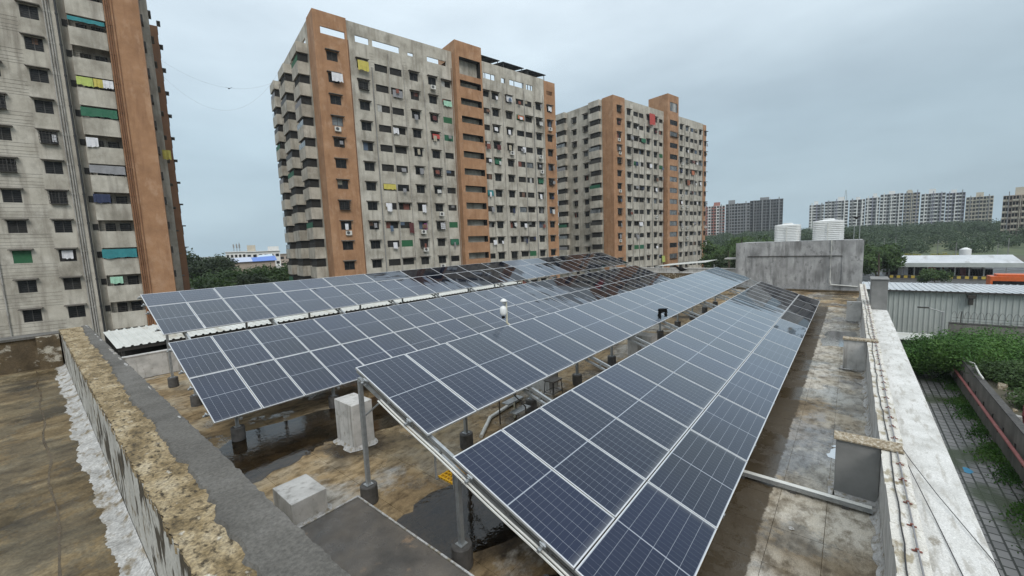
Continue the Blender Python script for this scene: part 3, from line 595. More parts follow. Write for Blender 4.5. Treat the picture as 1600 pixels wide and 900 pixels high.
for y, z, l_ in ((-.45, 2.4, 'taller thin pole at right end of the grey tank room'), (-.1, 1.3, 'shorter thin pole at right end of the grey tank room')):
    mb = MB(); mb.tube([(0, 0, 0), (0, 0, z)], .028, 6); tag(mb.build('thin_pole', galv, None, (43.5, y, FZ+h)), l_, 'pole')

# ------------------------------------------------------------------ solar arrays
WC = 1.1575; PL, LL, GAP = 2.278, 1.134, .02
def module_mesh(w, l_, portrait):
    t = .016; d = .035
    b = MB()
    for (x0, x1, y0, y1) in ((-w/2, w/2, l_/2-t, l_/2), (-w/2, w/2, -l_/2, -l_/2+t), (-w/2, -w/2+t, -l_/2+t, l_/2-t), (w/2-t, w/2, -l_/2+t, l_/2-t)): b.box(x0, x1, y0, y1, -d, 0)
    fm = b.mesh('panel_frame', alu)
    g = MB(); a, c = w/2-t, l_/2-t
    g.quad((-a, -c, -.003), (a, -c, -.003), (a, c, -.003), (-a, c, -.003), 0)
    g.quad((-a, -c, -.009), (-a, c, -.009), (a, c, -.009), (a, -c, -.009), 1)
    gm = g.mesh('cell_sheet', [cell_mat, backsheet])
    uvl = gm.uv_layers.new(name='UVMap')
    q = [(0, 0), (1, 0), (1, 1), (0, 1)] if portrait else [(0, 1), (0, 0), (1, 0), (1, 1)]
    for i in range(4): uvl.data[i].uv = q[i]
    return fm, gm
MP = module_mesh(LL, PL, True); ML = module_mesh(PL+.018, LL, False)
foot_mesh = MB().lathe([(.165, 0), (.172, .02), (.17, .36), (.155, .38)], 18).mesh('footing', footm)
clamp_mesh = MB(); clamp_mesh.box(-.03, .03, -.02, .02, -.05, .0); clamp_mesh.box(-.012, .012, -.05, .05, -.02, .012); clamp_mesh = clamp_mesh.mesh('end_clamp', galv)
def array(label, x0, y0, z0, tilt, N, strips, post_s, raft_dx, raft_x0, wetness):
    root = thing('solar_array', label, 'solar array', (x0+N*WC/2, y0-3, FZ), group='solar arrays on the roof')
    bx, by, bz = root.location
    ct_, st_ = math.cos(tilt), math.sin(tilt)
    def P(u, s, off=0.0):     # along row, down slope, above panel plane
        return (x0+u-bx, y0-s*ct_-by - off*st_, z0-s*st_-bz + off*ct_)
    s = 0; spans = []
    for kind, gap in strips:
        s += gap
        if kind == 'P':
            for k in range(N):
                o = link(MP[0], 'solar_panel', root, P((k+.5)*WC, s+PL/2), rot=(tilt+random.gauss(0, .0022), random.gauss(0, .0018), 0)); link(MP[1], 'cell_sheet', o).color = wetness(len(spans)//2, k)
            pur = (s+.45, s+PL-.45); s += PL
        else:
            for k in range(N//2):
                o = link(ML[0], 'solar_panel', root, P((2*k+1)*WC, s+LL/2), rot=(tilt+random.gauss(0, .0022), random.gauss(0, .0018), 0)); link(ML[1], 'cell_sheet', o).color = wetness(len(spans)//2, 2*k+.5)
            pur = (s+.22, s+LL-.22); s += LL
        spans += list(pur)
    L = N*WC
    for q in spans:
        b = MB(); b.box(-.12, L+.12, -.02, .02, -.02, .02); o = b.build('purlin', galv, root, P(0, q, -.058)); o.rotation_euler = (tilt, 0, 0)
        for u in (-.05, L+.03):
            o = link(clamp_mesh, 'end_clamp', root, P(u, q, .0), rot=(tilt, 0, 0))
    # rafters: a pair of channels with cross ties, on posts set in cement footings
    total = s
    u = raft_x0
    rm = MB()
    rm.box(-.028, .028, -total-.02, .04, -.035, .035); rm.box(-.028, .028, -total*.94, -.02, -.165, -.115)
    k = .3
    while k < total*.92:
        rm.box(-.018, .018, -k-.02, -k+.02, -.114, -.036); k += .75
    rm = rm.mesh('rafter', galv)
    while u < L+.2:
        o = link(rm, 'rafter', root, P(u, 0, -.117), rot=(tilt, 0, 0))
        for q in post_s:
            px, py, pz = P(u, q, -.285)
            b = MB(); b.box(-.038, .038, -.038, .038, .381, pz-(FZ-bz)); b.build('post', galv, root, (px, py, FZ-bz))
            b = MB(); b.box(-.075, .075, -.075, .075, .381, .389); b.build('base_plate', galv, root, (px, py+.001, FZ-bz+.001))
            link(foot_mesh, 'footing', root, (px, py, FZ-bz))
        if post_s:
            q = post_s[0]; a = P(u, q+.05, -.29); c = P(u, q+.75, -.29)
            b = MB(); b.tube([(a[0]+.05, a[1], a[2]-.7), (c[0]+.05, c[1], c[2])], .018, 5); b.build('brace', galv, root)
        u += raft_dx
    return root
def wet_val(c, a): return (max(0, min(1.3, c))+random.uniform(-.08, .08), a, 0, 1)      # how far rain has rinsed a module; more at its upper end
def ramp_(k, a, b): return max(0., min(1., (k-a)/(b-a)))
def wet_near(strip, k):
    if strip == 0: return wet_val(ramp_(k, 19, 23), .3)
    if strip == 1: return wet_val(ramp_(k, 13.5, 18.5), .35)
    return wet_val(ramp_(k, 12.5, 17), .2)
def wet_far(strip, k):
    if strip == 0: return wet_val(ramp_(k, 7, 10)*(1-ramp_(k, 16, 18))+ramp_(k, 20, 23), .2)
    if strip == 1: return wet_val(.75*ramp_(k, 7, 12)*(1-ramp_(k, 16, 18))+ramp_(k, 19, 23), .5)
    if strip == 2: return wet_val(ramp_(k, 13, 19), .4)
    return wet_val(.8*ramp_(k, 13, 20)-.15*ramp_(k, 25, 31), .6)
arrB = array('nearer twin row of solar panels on steel posts, beside the right parapet', 3.911, 7.352, -2.294, rad(19.39), 24, [('P', 0), ('P', .615), ('L', GAP)], (.06, 2.98, 5.95), 2.75, .1, wet_near)
arrA = array('farther twin row of solar panels on steel posts, nearer the apartment towers', 2.702, 20.611, -1.37, rad(20.0), 32, [('L', 0), ('P', GAP), ('P', .61), ('P', GAP)], (.1, 3.7, 8.25), 2.75, .62, wet_far)
# cable conduits clipped along the near rafter of the nearer array
mb = MB()
ct_, st_ = math.cos(rad(19.39)), math.sin(rad(19.39))
for off in (0, .055):
    mb.tube([(3.87-off, 7.3-s*ct_, -2.294-s*st_-.03-.11+.01*math.sin(s*3)) for s in np.linspace(.9, 6.1, 14)], .016, 6)
o = mb.build('cable_conduit', pvc); tag(o, 'two white conduits clipped under near end of solar rows', 'conduit')
# maintenance step: yellow grating on a small steel bracket
t = thing('step_platform', 'small steel bracket step with yellow grating below near panel corner', 'step', (4.35, 5.0, FZ))
mb = MB()
for i in range(7): mb.box(-.28+i*.08, -.255+i*.08, -.2, .2, 1.28, 1.31)
for i in range(6): mb.box(-.28, .25, -.2+i*.075, -.18+i*.075, 1.275, 1.305)
mb.build('grating', yellow, t)
mb = MB()
for a, b in (((-.3, -.22, 1.25), (-.3, -.22, 1.62)), ((-.3, .22, 1.25), (-.3, .22, 1.75)), ((.28, -.22, 1.25), (-.3, -.22, 1.25)), ((.28, .22, 1.25), (-.3, .22, 1.25)), ((.28, .22, 1.25), (.28, -.22, 1.25))): mb.tube([a, b], .02, 5)
mb.build('bracket', galv, t)
# stool in the gap
t = thing('stool', 'black metal stool with worn square seat in gap between panel rows', 'stool', (10.6, 7.3, FZ))
mb = MB(); mb.box(-.26, .26, -.2, .2, .66, .70); mb.build('seat', slab_mat, t, bevel=.01)
for sx, sy in ((-1, -1), (1, -1), (1, 1), (-1, 1)):
    mb = MB(); mb.tube([(sx*.22, sy*.16, .659), (sx*.27, sy*.21, 0)], .014, 6); mb.build('leg', rail_m, t)
for sy in (-1, 1):
    mb = MB(); mb.tube([(-.25, sy*.185, .3), (.25, sy*.185, .3)], .011, 5); mb.build('stretcher', rail_m, t)
for sx in (-1, 1):
    mb = MB(); mb.tube([(sx*.25, -.185, .3), (sx*.25, .185, .3)], .011, 5); mb.build('stretcher', rail_m, t)
# short access stair with handrail near the stool
t = thing('access_steps', 'small grey steel steps with bent handrail left of the stool', 'steps', (8.6, 7.2, FZ))
for i in range(3):
    mb = MB(); mb.box(-.35, .35, -.5+i*.26, -.26+i*.26, .22*(i+1)-.03, .22*(i+1)); mb.build('tread', galv, t)
for sx in (-.36, .36):
    mb = MB(); mb.tube([(sx, -.6, 0), (sx, -.6, .75), (sx, .35, 1.35), (sx, .35, 0)], .02, 6); mb.build('handrail', rail_m, t)
mb = MB(); mb.tube([(7.3, 7.4, FZ+.06), (8.3, 8.0, FZ+.06), (10, 8.2, FZ+.06)], .055, 8); tag(mb.build('drain_hose', pvc), 'white pipe lying on roof floor under the panel gap', 'pipe')
# black cloth draped over the lower edge of row three
t = MB()      # a pair of trousers-like rag: two hanging ends joined at the top
def drape(a0, a1, z0, z1, n1=6, n2_=8):
    for i in range(n1):
        for j in range(n2_):
            def pt(i, j):
                a = a0+(a1-a0)*i/n1+.012*math.sin(j*1.7); z = z0+(z1-z0)*j/n2_
                return (a*.77+.10*math.sin(i*1.4+j*.5)*.3, -a*.64+.03*math.cos(j*1.3+i), z)
            t.quad(pt(i, j), pt(i, j+1), pt(i+1, j+1), pt(i+1, j))
drape(-.26, .26, .27, .46); drape(-.26, -.08, .0, .27); drape(.10, .26, .06, .27)
t.tube([(-.2, .02, -.02), (-.2, .02, .42)], .02, 6)
b = t.build('black_cloth', darkw, None, (14.9, 7.352-2.2*ct_, -2.294-2.2*st_+.03))
md = b.modifiers.new('solid', 'SOLIDIFY'); md.thickness = .015
b.scale = (.72, .72, .8)
tag(b, 'black cloth hung on a peg at lower edge of panel row', 'cloth')
# weather sensor mast behind row three
ws = thing('weather_sensor', 'white dome weather sensor on bent cream mast above panels', 'sensor', (8.72, 7.5, FZ)); ws.scale = (.85, .85, .935)
mb = MB(); mb.tube([(.12, -.02, 0), (.12, -.02, 2.85), (.05, .0, 3.0), (-.02, .04, 3.08), (-.02, .04, 3.72)], .033, 8); mb.build('mast', cream_pvc, ws)
mb = MB(); mb.lathe([(.01, 0), (.10, .02), (.115, .08), (.115, .2), (.09, .27), (.02, .3)], 16, c=(-.16, .06, 3.32)); mb.build('camera_dome', tank_m, ws, smooth=True)
mb = MB(); mb.lathe([(.02, -.07), (.055, -.06), (.06, 0), (.02, .0)], 12, c=(-.17, .06, 3.30)); mb.build('lens', darkw, ws)
mb = MB(); mb.lathe([(.02, 0), (.05, 0), (.05, .06), (.12, .07), (.12, .09), (.07, .14), (.01, .16)], 16, c=(-.12, .06, 3.68)); mb.build('sensor_cap', tank_m, ws, smooth=True)
mb = MB(); mb.box(-.12, .02, .02, .07, 3.62, 3.67); mb.box(-.16, .02, .03, .06, 3.5, 3.54); mb.build('bracket', galv, ws)
# crows
def crow(label, loc, rz, wings):
    t = thing('crow', label, 'bird', loc, rz)
    v = [(.24, 0, .28), (.19, 0, .285), (.14, 0, .27), (.08, 0, .22), (-.02, 0, .17), (-.13, 0, .15), (-.22, 0, .14), (-.36, 0, .13)]
    r_ = [.006, .024, .062, .07, .115, .105, .065, .03]
    b = MB(); rings = []
    for k, (p, rr) in enumerate(zip(v, r_)):
        rings.append(len(b.v))
        for j in range(10):
            q = 2*math.pi*j/10; b.v.append((p[0], rr*math.cos(q)*(1.4 if k == 7 else 1), p[2]+rr*math.sin(q)*(.3 if k == 7 else 1)))
    for k in range(7):
        for j in range(10):
            j2 = (j+1) % 10; b.f.append((rings[k]+j, rings[k]+j2, rings[k+1]+j2, rings[k+1]+j)); b.m.append(0)
    b.f.append(tuple(rings[7]+j for j in range(10))); b.m.append(0)
    b.build('body', darkw, t, smooth=True)
    for s_ in (-1, 1):
        w = MB()
        if wings == 'fold': pts = [(.06, .07*s_, .23), (.02, .10*s_, .16), (-.15, .085*s_, .12), (-.36, .05*s_, .12), (-.12, .06*s_, .22)]
        else: pts = [(.08, .05*s_, .2), (.12, .28*s_, .32), (-.02, .52*s_, .40), (-.16, .40*s_, .32), (-.15, .06*s_, .18)]
        w.poly([(x, y, z+.008) for x, y, z in pts]); w.poly([(x, y, z-.008) for x, y, z in reversed(pts)])
        for i in range(5):
            p, q = pts[i], pts[(i+1) % 5]; w.quad((p[0], p[1], p[2]+.008), (p[0], p[1], p[2]-.008), (q[0], q[1], q[2]-.008), (q[0], q[1], q[2]+.008))
        w.build('wing', darkw, t)
        if wings == 'fold':
            l_ = MB(); l_.tube([(0, .03*s_, .12), (.015, .03*s_, .0)], .007, 5); l_.tube([(-.03, .03*s_, .004), (.06, .03*s_, .004)], .005, 4); l_.build('leg', darkw, t)
    return t
c = crow('black crow perched on the brown end parapet', (43.4, 13.6, FZ+1.42), rad(110), 'fold'); c.scale = (2.0, 2.0, 2.0)
p = at_x(1337, 339, 41); crow('black crow flying beside the right water tank', (p[0], p[1], p[2]-.2), rad(35), 'open').scale = (.75, .75, .75)
p = at_dist(358, 140, 45); crow('tiny dark bird flying between left and middle towers', tuple(p), rad(60), 'open').scale = (.5, .5, .5)

# ------------------------------------------------------------------ apartment towers
AZ = rad(-11.2); FH = 2.95; ZW = 27.13      # storey height; centre of the upper full window row
E1 = np.array([math.cos(AZ), math.sin(AZ), 0]); E2 = np.array([-math.sin(AZ), math.cos(AZ), 0])
def wall_holes(b, O, Ud, Nd, u0, u1, z0, z1, holes, depth=.22, m=0, mr=0, back=None):
    # wall sheet with real openings: O origin, Ud along, Nd inward
    O = np.array(O, float); Ud = np.array(Ud, float); Nd = np.array(Nd, float)
    us = sorted(set([u0, u1]+[h[0] for h in holes]+[h[1] for h in holes])); zs = sorted(set([z0, z1]+[h[2] for h in holes]+[h[3] for h in holes]))
    us = [u for u in us if u0 <= u <= u1]; zs = [z for z in zs if z0 <= z <= z1]
    P = lambda u, z, d=0: tuple(O+Ud*u+Nd*d+np.array([0, 0, z]))
    for i in range(len(us)-1):
        uc = (us[i]+us[i+1])/2; run = None
        hs = [h for h in holes if h[0] < uc < h[1]]
        for k in range(len(zs)-1):
            zc = (zs[k]+zs[k+1])/2; solid = not any(h[2] < zc < h[3] for h in hs)
            if solid and run is None: run = zs[k]
            if (not solid) and run is not None: b.quad(P(us[i], run), P(us[i+1], run), P(us[i+1], zs[k]), P(us[i], zs[k]), m); run = None
        if run is not None: b.quad(P(us[i], run), P(us[i+1], run), P(us[i+1], z1), P(us[i], z1), m)
    for h in holes:
        d = h[4] if len(h) > 4 else depth
        a, c, e, f = h[:4]
        b.quad(P(a, e), P(c, e), P(c, e, d), P(a, e, d), mr); b.quad(P(a, f), P(a, f, d), P(c, f, d), P(c, f), mr)
        b.quad(P(a, e), P(a, e, d), P(a, f, d), P(a, f), mr); b.quad(P(c, e), P(c, f), P(c, f, d), P(c, e, d), mr)
        if back is not None and len(h) > 4 and h[4] > .3: b.quad(P(a, e, d), P(c, e, d), P(c, f, d), P(a, f, d), back)
WM = {}
def win_meshes(w, h, style):
    key = (round(w, 2), round(h, 2), style)
    if key in WM: return WM[key]
    f = MB(); t = .05
    f.box(-w/2, w/2, 0, .05, -h/2, -h/2+t); f.box(-w/2, w/2, 0, .05, h/2-t, h/2)
    f.box(-w/2, -w/2+t, 0, .05, -h/2+t, h/2-t); f.box(w/2-t, w/2, 0, .05, -h/2+t, h/2-t)
    if style != 'open': f.box(-.03, .03, .0, .05, -h/2+t, h/2-t)
    n = int(h/.2)
    for i in range(1, n): f.box(-w/2+t, w/2-t, -.03, -.018, -h/2+i*h/n-.007, -h/2+i*h/n+.007)
    p = MB()
    if style == 'w':
        p.quad((-w/2, .03, -h/2), (0, .03, -h/2), (0, .03, h/2), (-w/2, .03, h/2)); p.quad((0, .045, -h/2), (w/2, .045, -h/2), (w/2, .045, h/2), (0, .045, h/2))
    else: p.quad((-w/2, .12, -h/2), (w/2, .12, -h/2), (w/2, .12, h/2), (-w/2, .12, h/2))
    fm = f.mesh('window', wframe)
    pm = [p.mesh('pane', g) for g in (glass_d, glass_l, dark_in)]
    s = MB(); s.v = [(-w/2-.18, -.5, h/2+.04), (w/2+.18, -.5, h/2+.04), (w/2+.18, 0.0, h/2+.08), (-w/2-.18, 0.0, h/2+.08), (-w/2-.18, -.5, h/2+.12), (w/2+.18, -.5, h/2+.12), (w/2+.18, 0, h/2+.19), (-w/2-.18, 0, h/2+.19)]
    s.f = [(0, 3, 2, 1), (4, 5, 6, 7), (0, 1, 5, 4), (1, 2, 6, 5), (2, 3, 7, 6), (3, 0, 4, 7)]; s.m = [0]*6
    sm = s.mesh('sunshade', shade_m)
    WM[key] = (fm, pm, sm); return WM[key]
acb = MB(); acb.box(-.42, .42, -.5, -.12, -.3, .3); acb.box(-.42, .42, -.56, -.1, -.36, -.33)
acm = acb.mesh('air_conditioner', ac_m)
acf = MB()
P = [(.24*math.cos(2*math.pi*i/14)-.08, -.503, .24*math.sin(2*math.pi*i/14)) for i in range(14)]; acf.poly(P); acf = acf.mesh('fan', ac_fan)
GRN = plain('green_shade_net', (.02, .12, .065), .8); GRN2 = plain('dark_green_net', (.02, .11, .045), .8)
CLO = {'white': plain('white_fabric', (.66, .66, .68), .9), 'yellow': plain('yellow_fabric', (.50, .43, .10), .9), 'red': plain('red_fabric', (.42, .07, .06), .9),
       'green': GRN, 'teal': plain('teal_fabric', (.03, .20, .22), .9), 'dark blue': plain('dark_blue_fabric', (.025, .035, .08), .9), 'maroon': plain('maroon_fabric', (.10, .03, .03), .9),
       'pale green': plain('pale_green_fabric', (.33, .56, .42), .9), 'orange': plain('orange_fabric', (.42, .15, .08), .9), 'purple': plain('purple_fabric', (.2, .05, .16), .9), 'lime': plain('lime_fabric', (.42, .50, .14), .9),
       'grey': plain('grey_fabric', (.25, .25, .26), .9)}
ORD = ['top', 'second', 'third', 'fourth', 'fifth', 'sixth', 'seventh', 'eighth', 'ninth', 'tenth', 'eleventh', 'twelfth', 'thirteenth', 'fourteenth']
CURT = [plain('curtain_'+k, c, .9) for k, c in (('cream', (.38, .34, .26)), ('grey', (.22, .22, .22)), ('brown', (.16, .09, .06)), ('blue', (.10, .14, .2)), ('pale', (.5, .5, .48)), ('rust', (.2, .07, .05)))]
def cloth_obj(name, mt, root, u, v, z, w, h, label=None, cat='laundry', face=None):
    b = MB(); n = 7; ph = random.uniform(0, 6)
    ec = [random.uniform(.82, 1.0) for _ in range(n+1)]
    for i in range(n):
        for j in range(4):
            def pt(i, j): return (-w/2+w*i/n, .05*math.sin(i*1.9+ph)*(.3+j/4)-.02*j, -h*j/4*(ec[i] if j == 4 else 1))
            b.quad(pt(i, j), pt(i+1, j), pt(i+1, j+1), pt(i, j+1))
    if root is None: return b.build(name, mt)
    M_ = root.matrix_basis
    o = b.build(name, mt)
    loc = Vector((root.location.x, root.location.y, 0)) + Vector(E1)*u + Vector(E2)*v
    o.location = (loc.x, loc.y, z); o.rotation_euler = (0, 0, AZ + (face or 0))
    s = o.modifiers.new('solid', 'SOLIDIFY'); s.thickness = .012
    if label: tag(o, label, cat, 'laundry on the apartment towers')
    return o
def add_window(root, O, Ud, ang, u, z, w, h, style, shade=True, depth=.1, pane=None, net=None, ac=None, inset=0.0):
    Nd = np.array([-Ud[1], Ud[0], 0])
    fm, pm, sm = win_meshes(w, h, 'w' if style == 'w' else 'open')
    p = np.array(O)+np.array(Ud)*u+Nd*(depth+inset)+np.array([0, 0, z])
    o = link(fm, 'window', root, tuple(p), ang)
    link(pm[pane if pane is not None else random.choices([0, 1, 2], [78, 5, 17])[0]] if style == 'w' else pm[random.choices([0, 1, 2], [20, 6, 74])[0]], 'pane', o)
    if shade:
        p2 = np.array(O)+np.array(Ud)*u+Nd*(-.002+inset)+np.array([0, 0, z]); link(sm, 'sunshade', root, tuple(p2), ang)
    if net:
        n_ = MB(); n_.quad((-w/2, -.06, -h/2), (w/2, -.06, -h/2), (w/2, -.06, h/2), (-w/2, -.06, h/2)); n_.quad((-w/2, -.05, -h/2), (-w/2, -.05, h/2), (w/2, -.05, h/2), (w/2, -.05, -h/2)); n_.build('shade_net', net, o)
    q = random.random()
    if style == 'w' and q < .16:      # projecting grille cage
        c = MB(); d0 = -.45-depth
        for i in range(6): x = -w/2+w*i/5; c.box(x-.012, x+.012, d0, d0+.024, -h/2-.05, h/2+.02)
        for i in range(5): z_ = -h/2-.05+(h+.05)*i/4; c.box(-w/2, w/2, d0+.001, d0+.023, z_-.012, z_+.012); c.box(-w/2-.012, -w/2+.012, d0+.025, -depth, z_-.012, z_+.012); c.box(w/2-.012, w/2+.012, d0+.025, -depth, z_-.012, z_+.012)
        c.box(-w/2+.02, w/2-.02, d0+.03, -depth-.02, -h/2-.05, -h/2-.02); c.build('grille_cage', rail_m, o)
    elif q < .30:                     # half-drawn curtain or board
        a0 = random.choice([-w/2+.06, -w*.1, -w/2+.06]); a1 = a0+w*random.uniform(.3, .55); zt = random.choice([-h/2+.05, -h/2+.05, 0])
        c = MB(); c.quad((a0, .008, zt), (a1, .008, zt), (a1, .008, h/2-.05), (a0, .008, h/2-.05)); c.build('curtain', random.choice(CURT), o)
    if ac:
        p2 = np.array(O)+np.array(Ud)*(u+random.uniform(-.15, .35))+np.array([0, 0, z-h/2-.45]); a = link(acm, 'air_conditioner', root, tuple(p2), ang); link(acf, 'fan', a)
LZ = lambda z: z-GZ         # world z -> tower-local z
def tower(name, label, A, top, end_u, left_v, style):
    """one slab block: root at front-left corner A; local x along the long front, y inward."""
    root = thing('apartment_tower', label, 'building', (A[0], A[1], GZ), AZ, group='apartment towers')
    X, Y = (1, 0, 0), (0, 1, 0)
    nfl = 13
    k0 = -1 if style == 'B3' else 0
    rows = [ZW-FH*k for k in range(k0, nfl)]
    cols = [('w', 2.2, 1.5, 1.25), ('w', 6.45, 1.5, 1.25), ('b', 9.35, 2.0, 1.05), ('b', 11.7, 1.95, 1.05), ('w', 14.72, 1.45, 1.25), ('w', 18.0, 1.45, 1.25), ('b', 20.6, 1.7, 1.0),
            ('b', 28.9, 1.3, 1.0), ('w', 31.0, 1.5, 1.25), ('w', 34.2, 1.45, 1.25), ('b', 37.0, 1.9, 1.05), ('b', 39.2, 1.8, 1.05), ('w', 41.9, 1.45, 1.25), ('w', 44.9, 1.35, 1.25)]
    holes = []; spec = []
    for ri, z in enumerate(rows):
        for ci, (st, u, w, h) in enumerate(cols):
            zz = LZ(z) + (.05 if st == 'b' else 0)
            holes.append((u-w/2, u+w/2, zz-h/2, zz+h/2)+((.9,) if st == 'b' else ())); spec.append((ri, ci, st, u, zz, w, h))
    slots = []
    if style == 'B2':
        slots = [(.9, 4.2, 29.9, 30.85), (5.7, 7.75, 30.1, 31.05), (8.25, 12.55, 30.1, 31.05), (13.9, 14.9, 30.2, 30.7), (17.3, 20.9, 30.1, 30.9), (28.6, 31.2, 29.9, 30.9), (32.6, 33.6, 29.9, 30.8), (34.6, 38.2, 29.9, 30.9), (38.8, 40.6, 29.9, 30.9), (44.2, 45.9, 29.9, 30.7)]
        thru = [(a, b, LZ(c), LZ(d), .24) for a, b, c, d in slots]; holes += thru
    H = LZ(top)
    # split the front into its colour strips: orange end, grey, orange end
    b = MB()
    wall_holes(b, (0, -.25, 0), X, Y, 0, 4.5, 0, H, [h for h in holes if h[1] < 4.5], .3, 0, 0, 1)
    b.quad((4.5, -.25, 0), (4.5, .0, 0), (4.5, .0, H), (4.5, -.25, H)); b.quad((0, 2.9, 0), (0, -.25, 0), (0, -.25, H), (0, 2.9, H))
    b.quad((0, -.25, H), (4.5, -.25, H), (4.5, .1, H), (0, .1, H)); b.build('orange_corner_wall', [orange, dark_in], root)
    b = MB(); wall_holes(b, (0, 0, 0), X, Y, 4.5, 43.6, 0, H-.1, [h for h in holes if 4.5 < h[0] < 43.6 and h[1] < 43.6], .25, 0, 0, 1)
    # terrace parapet has thickness and an open sky side behind it
    b.quad((4.5, 0, H-.1), (43.6, 0, H-.1), (43.6, .25, H-.1), (4.5, .25, H-.1)); b.quad((4.5, .25, H-.1), (43.6, .25, H-.1), (43.6, .25, H-.6), (4.5, .25, H-.6))
    b.build('front_wall', [facade, dark_in], root)
    b = MB(); wall_holes(b, (0, -.1, 0), X, Y, 43.6, end_u, 0, H-.3, [h for h in holes if h[0] > 43.6], .3, 0, 0, 1)
    b.quad((43.6, .0, 0), (43.6, -.1, 0), (43.6, -.1, H-.3), (43.6, .0, H-.3)); b.quad((43.6, -.1, H-.3), (end_u, -.1, H-.3), (end_u, .25, H-.3), (43.6, .25, H-.3))
    b.quad((end_u, -.1, 0), (end_u, 6, 0), (end_u, 6, H-.3), (end_u, -.1, H-.3)); b.build('orange_end_wall', [orange, dark_in], root)
    # inner mass so that nothing shows through the openings; terrace slab at its top
    TZ = LZ(29.4 if style == 'B2' else top-1.2)
    b = MB(); b.box(.35, end_u-.05, .95, left_v-.1, 0, TZ); b.build('core', dark_in, root)
    b = MB(); b.box(.3, end_u-.05, .26, left_v-.1, TZ+.01, TZ+.12); b.build('terrace_slab', greyplain, root)
    for (ri, ci, st, u, zz, w, h) in spec:
        if zz < LZ(-9): continue
        net = None; ac = None; pane = None
        r_ = random.random()
        if st == 'b' and r_ < .05: net = random.choice([GRN, GRN2, GRN2])
        if st == 'w' and random.random() < .17: ac = True
        off = -.25 if u < 4.5 else (-.1 if u > 43.6 else 0)
        add_window(root, (0, 0, 0), X, 0, u, zz, w, h, st, st == 'w' or r_ > .8, .08, pane, net, ac, off)
    # stair tower
    t0, t1, pj = 22.0, 27.45, -1.15
    TT = LZ(34.3 if style == 'B2' else 37.1)
    th = []
    if style == 'B2':
        th.append((t0+.75, t1-.35, LZ(29.0), LZ(31.8), 2.4))
        for k in range(0, nfl): th.append((t0+.75, t1-.35, LZ(27.0-FH*k)-.05, LZ(27.0-FH*k)+1.05, 2.2))
    else:
        for k in range(-1, nfl): th.append((t0+1.1, t1-.5, LZ(ZW-FH*k)-.65, LZ(ZW-FH*k)+.65))
        th.append((t0+1.1, t1-.5, LZ(32.9), LZ(35.2)))
    b = MB(); wall_holes(b, (0, pj, 0), X, Y, t0, t1, 0, TT, th, .2, 0, 1 if style == 'B2' else 0, 1)  # middle tower's opening reveals are coloured dark to paint in shade
    b.quad((t0, 0.5, 0), (t0, pj, 0), (t0, pj, TT), (t0, .5, TT)); b.quad((t1, pj, 0), (t1, .5, 0), (t1, .5, TT), (t1, pj, TT)); b.quad((t0, pj, TT), (t1, pj, TT), (t1, 4.5, TT), (t0, 4.5, TT))
    b.quad((t0, 4.5, H-1), (t0, .5, H-1), (t0, .5, TT), (t0, 4.5, TT)); b.quad((t1, .5, H-1), (t1, 4.5, H-1), (t1, 4.5, TT), (t1, .5, TT)); b.quad((t1, 4.5, H-1), (t0, 4.5, H-1), (t0, 4.5, TT), (t1, 4.5, TT))
    b.build('stair_tower_wall', [orange, dark_in], root)
    if style == 'B2':
        for k in range(0, nfl):      # sloping stair flights seen in the openings
            z = LZ(27.0-FH*k)
            if z < LZ(-4): continue
            b = MB(); b.v = [(t0+1.2, pj+1.2, z-.2), (t0+3.0, pj+1.2, z+1.0), (t0+3.0, pj+2.0, z+1.0), (t0+1.2, pj+2.0, z-.2), (t0+1.2, pj+1.2, z+.05), (t0+3.0, pj+1.2, z+1.25), (t0+3.0, pj+2.0, z+1.25), (t0+1.2, pj+2.0, z+.05)]
            b.f = [(0, 3, 2, 1), (4, 5, 6, 7), (0, 1, 5, 4), (1, 2, 6, 5), (2, 3, 7, 6), (3, 0, 4, 7)]; b.m = [0]*6; b.build('stair_flight', shade_m, root)
    else:
        for k in range(-1, nfl):
            if LZ(ZW-FH*k) > LZ(-6): add_window(root, (0, pj, 0), X, 0, (t0+t1)/2+.3, LZ(ZW-FH*k), t1-t0-1.6, 1.3, 'w', False, .1, random.choice([1, 1, 1, 0]))
        add_window(root, (0, pj, 0), X, 0, (t0+t1)/2+.3, LZ(34.05), t1-t0-1.6, 2.3, 'w', False, .1, 1)
    # drain pipes
    for u in (7.9, 10.55, 12.95, 16.4, 19.55, 29.8, 32.7, 35.6, 38.1, 40.6, 43.2):
        top_z = LZ(random.choice([28.5, 29.5, 27]))
        b = MB(); b.tube([(u, -.09, LZ(-8)), (u, -.09, top_z)], .055 if random.random() < .6 else .075, 6)
        b.build('drain_pipe', random.choice([pipe_w, pipe_w, pipe_w, greyplain]), root)
    for u in (21.75, 27.62, 4.62):
        b = MB(); b.tube([(u, -.12, LZ(-8)), (u, -.12, LZ(30))], .06, 6); b.build('drain_pipe', pipe_rust, root)
    # toothed plaster bands between window bays
    for u in (8.05+.0, 13.3, 19.2, 29.95, 40.75):
        b = MB()
        for i in range(90):
            b.box(u-.32, u+.32, -.035, -.002, LZ(29)-i*.40-.03, LZ(29)-i*.40+.03)
        b.build('groove_band', facade, root)
    # left flank, receding: grey wall with balcony stacks
    lv = left_v
    fh = []
    wins = [4.6, 9.5] if style == 'B2' else [8.0, 11.6]
    if style == 'B2': wins = [9.6, 18.6]
    for z in rows:
        for v in wins: fh.append((lv-v-.65, lv-v+.65, LZ(z)-.6, LZ(z)+.6))
    if style == 'B2':
        for v in (5.2, 9.4, 14.0, 19.0): fh.append((lv-v-.9, lv-v+.9, LZ(30.0), LZ(30.9), .24))
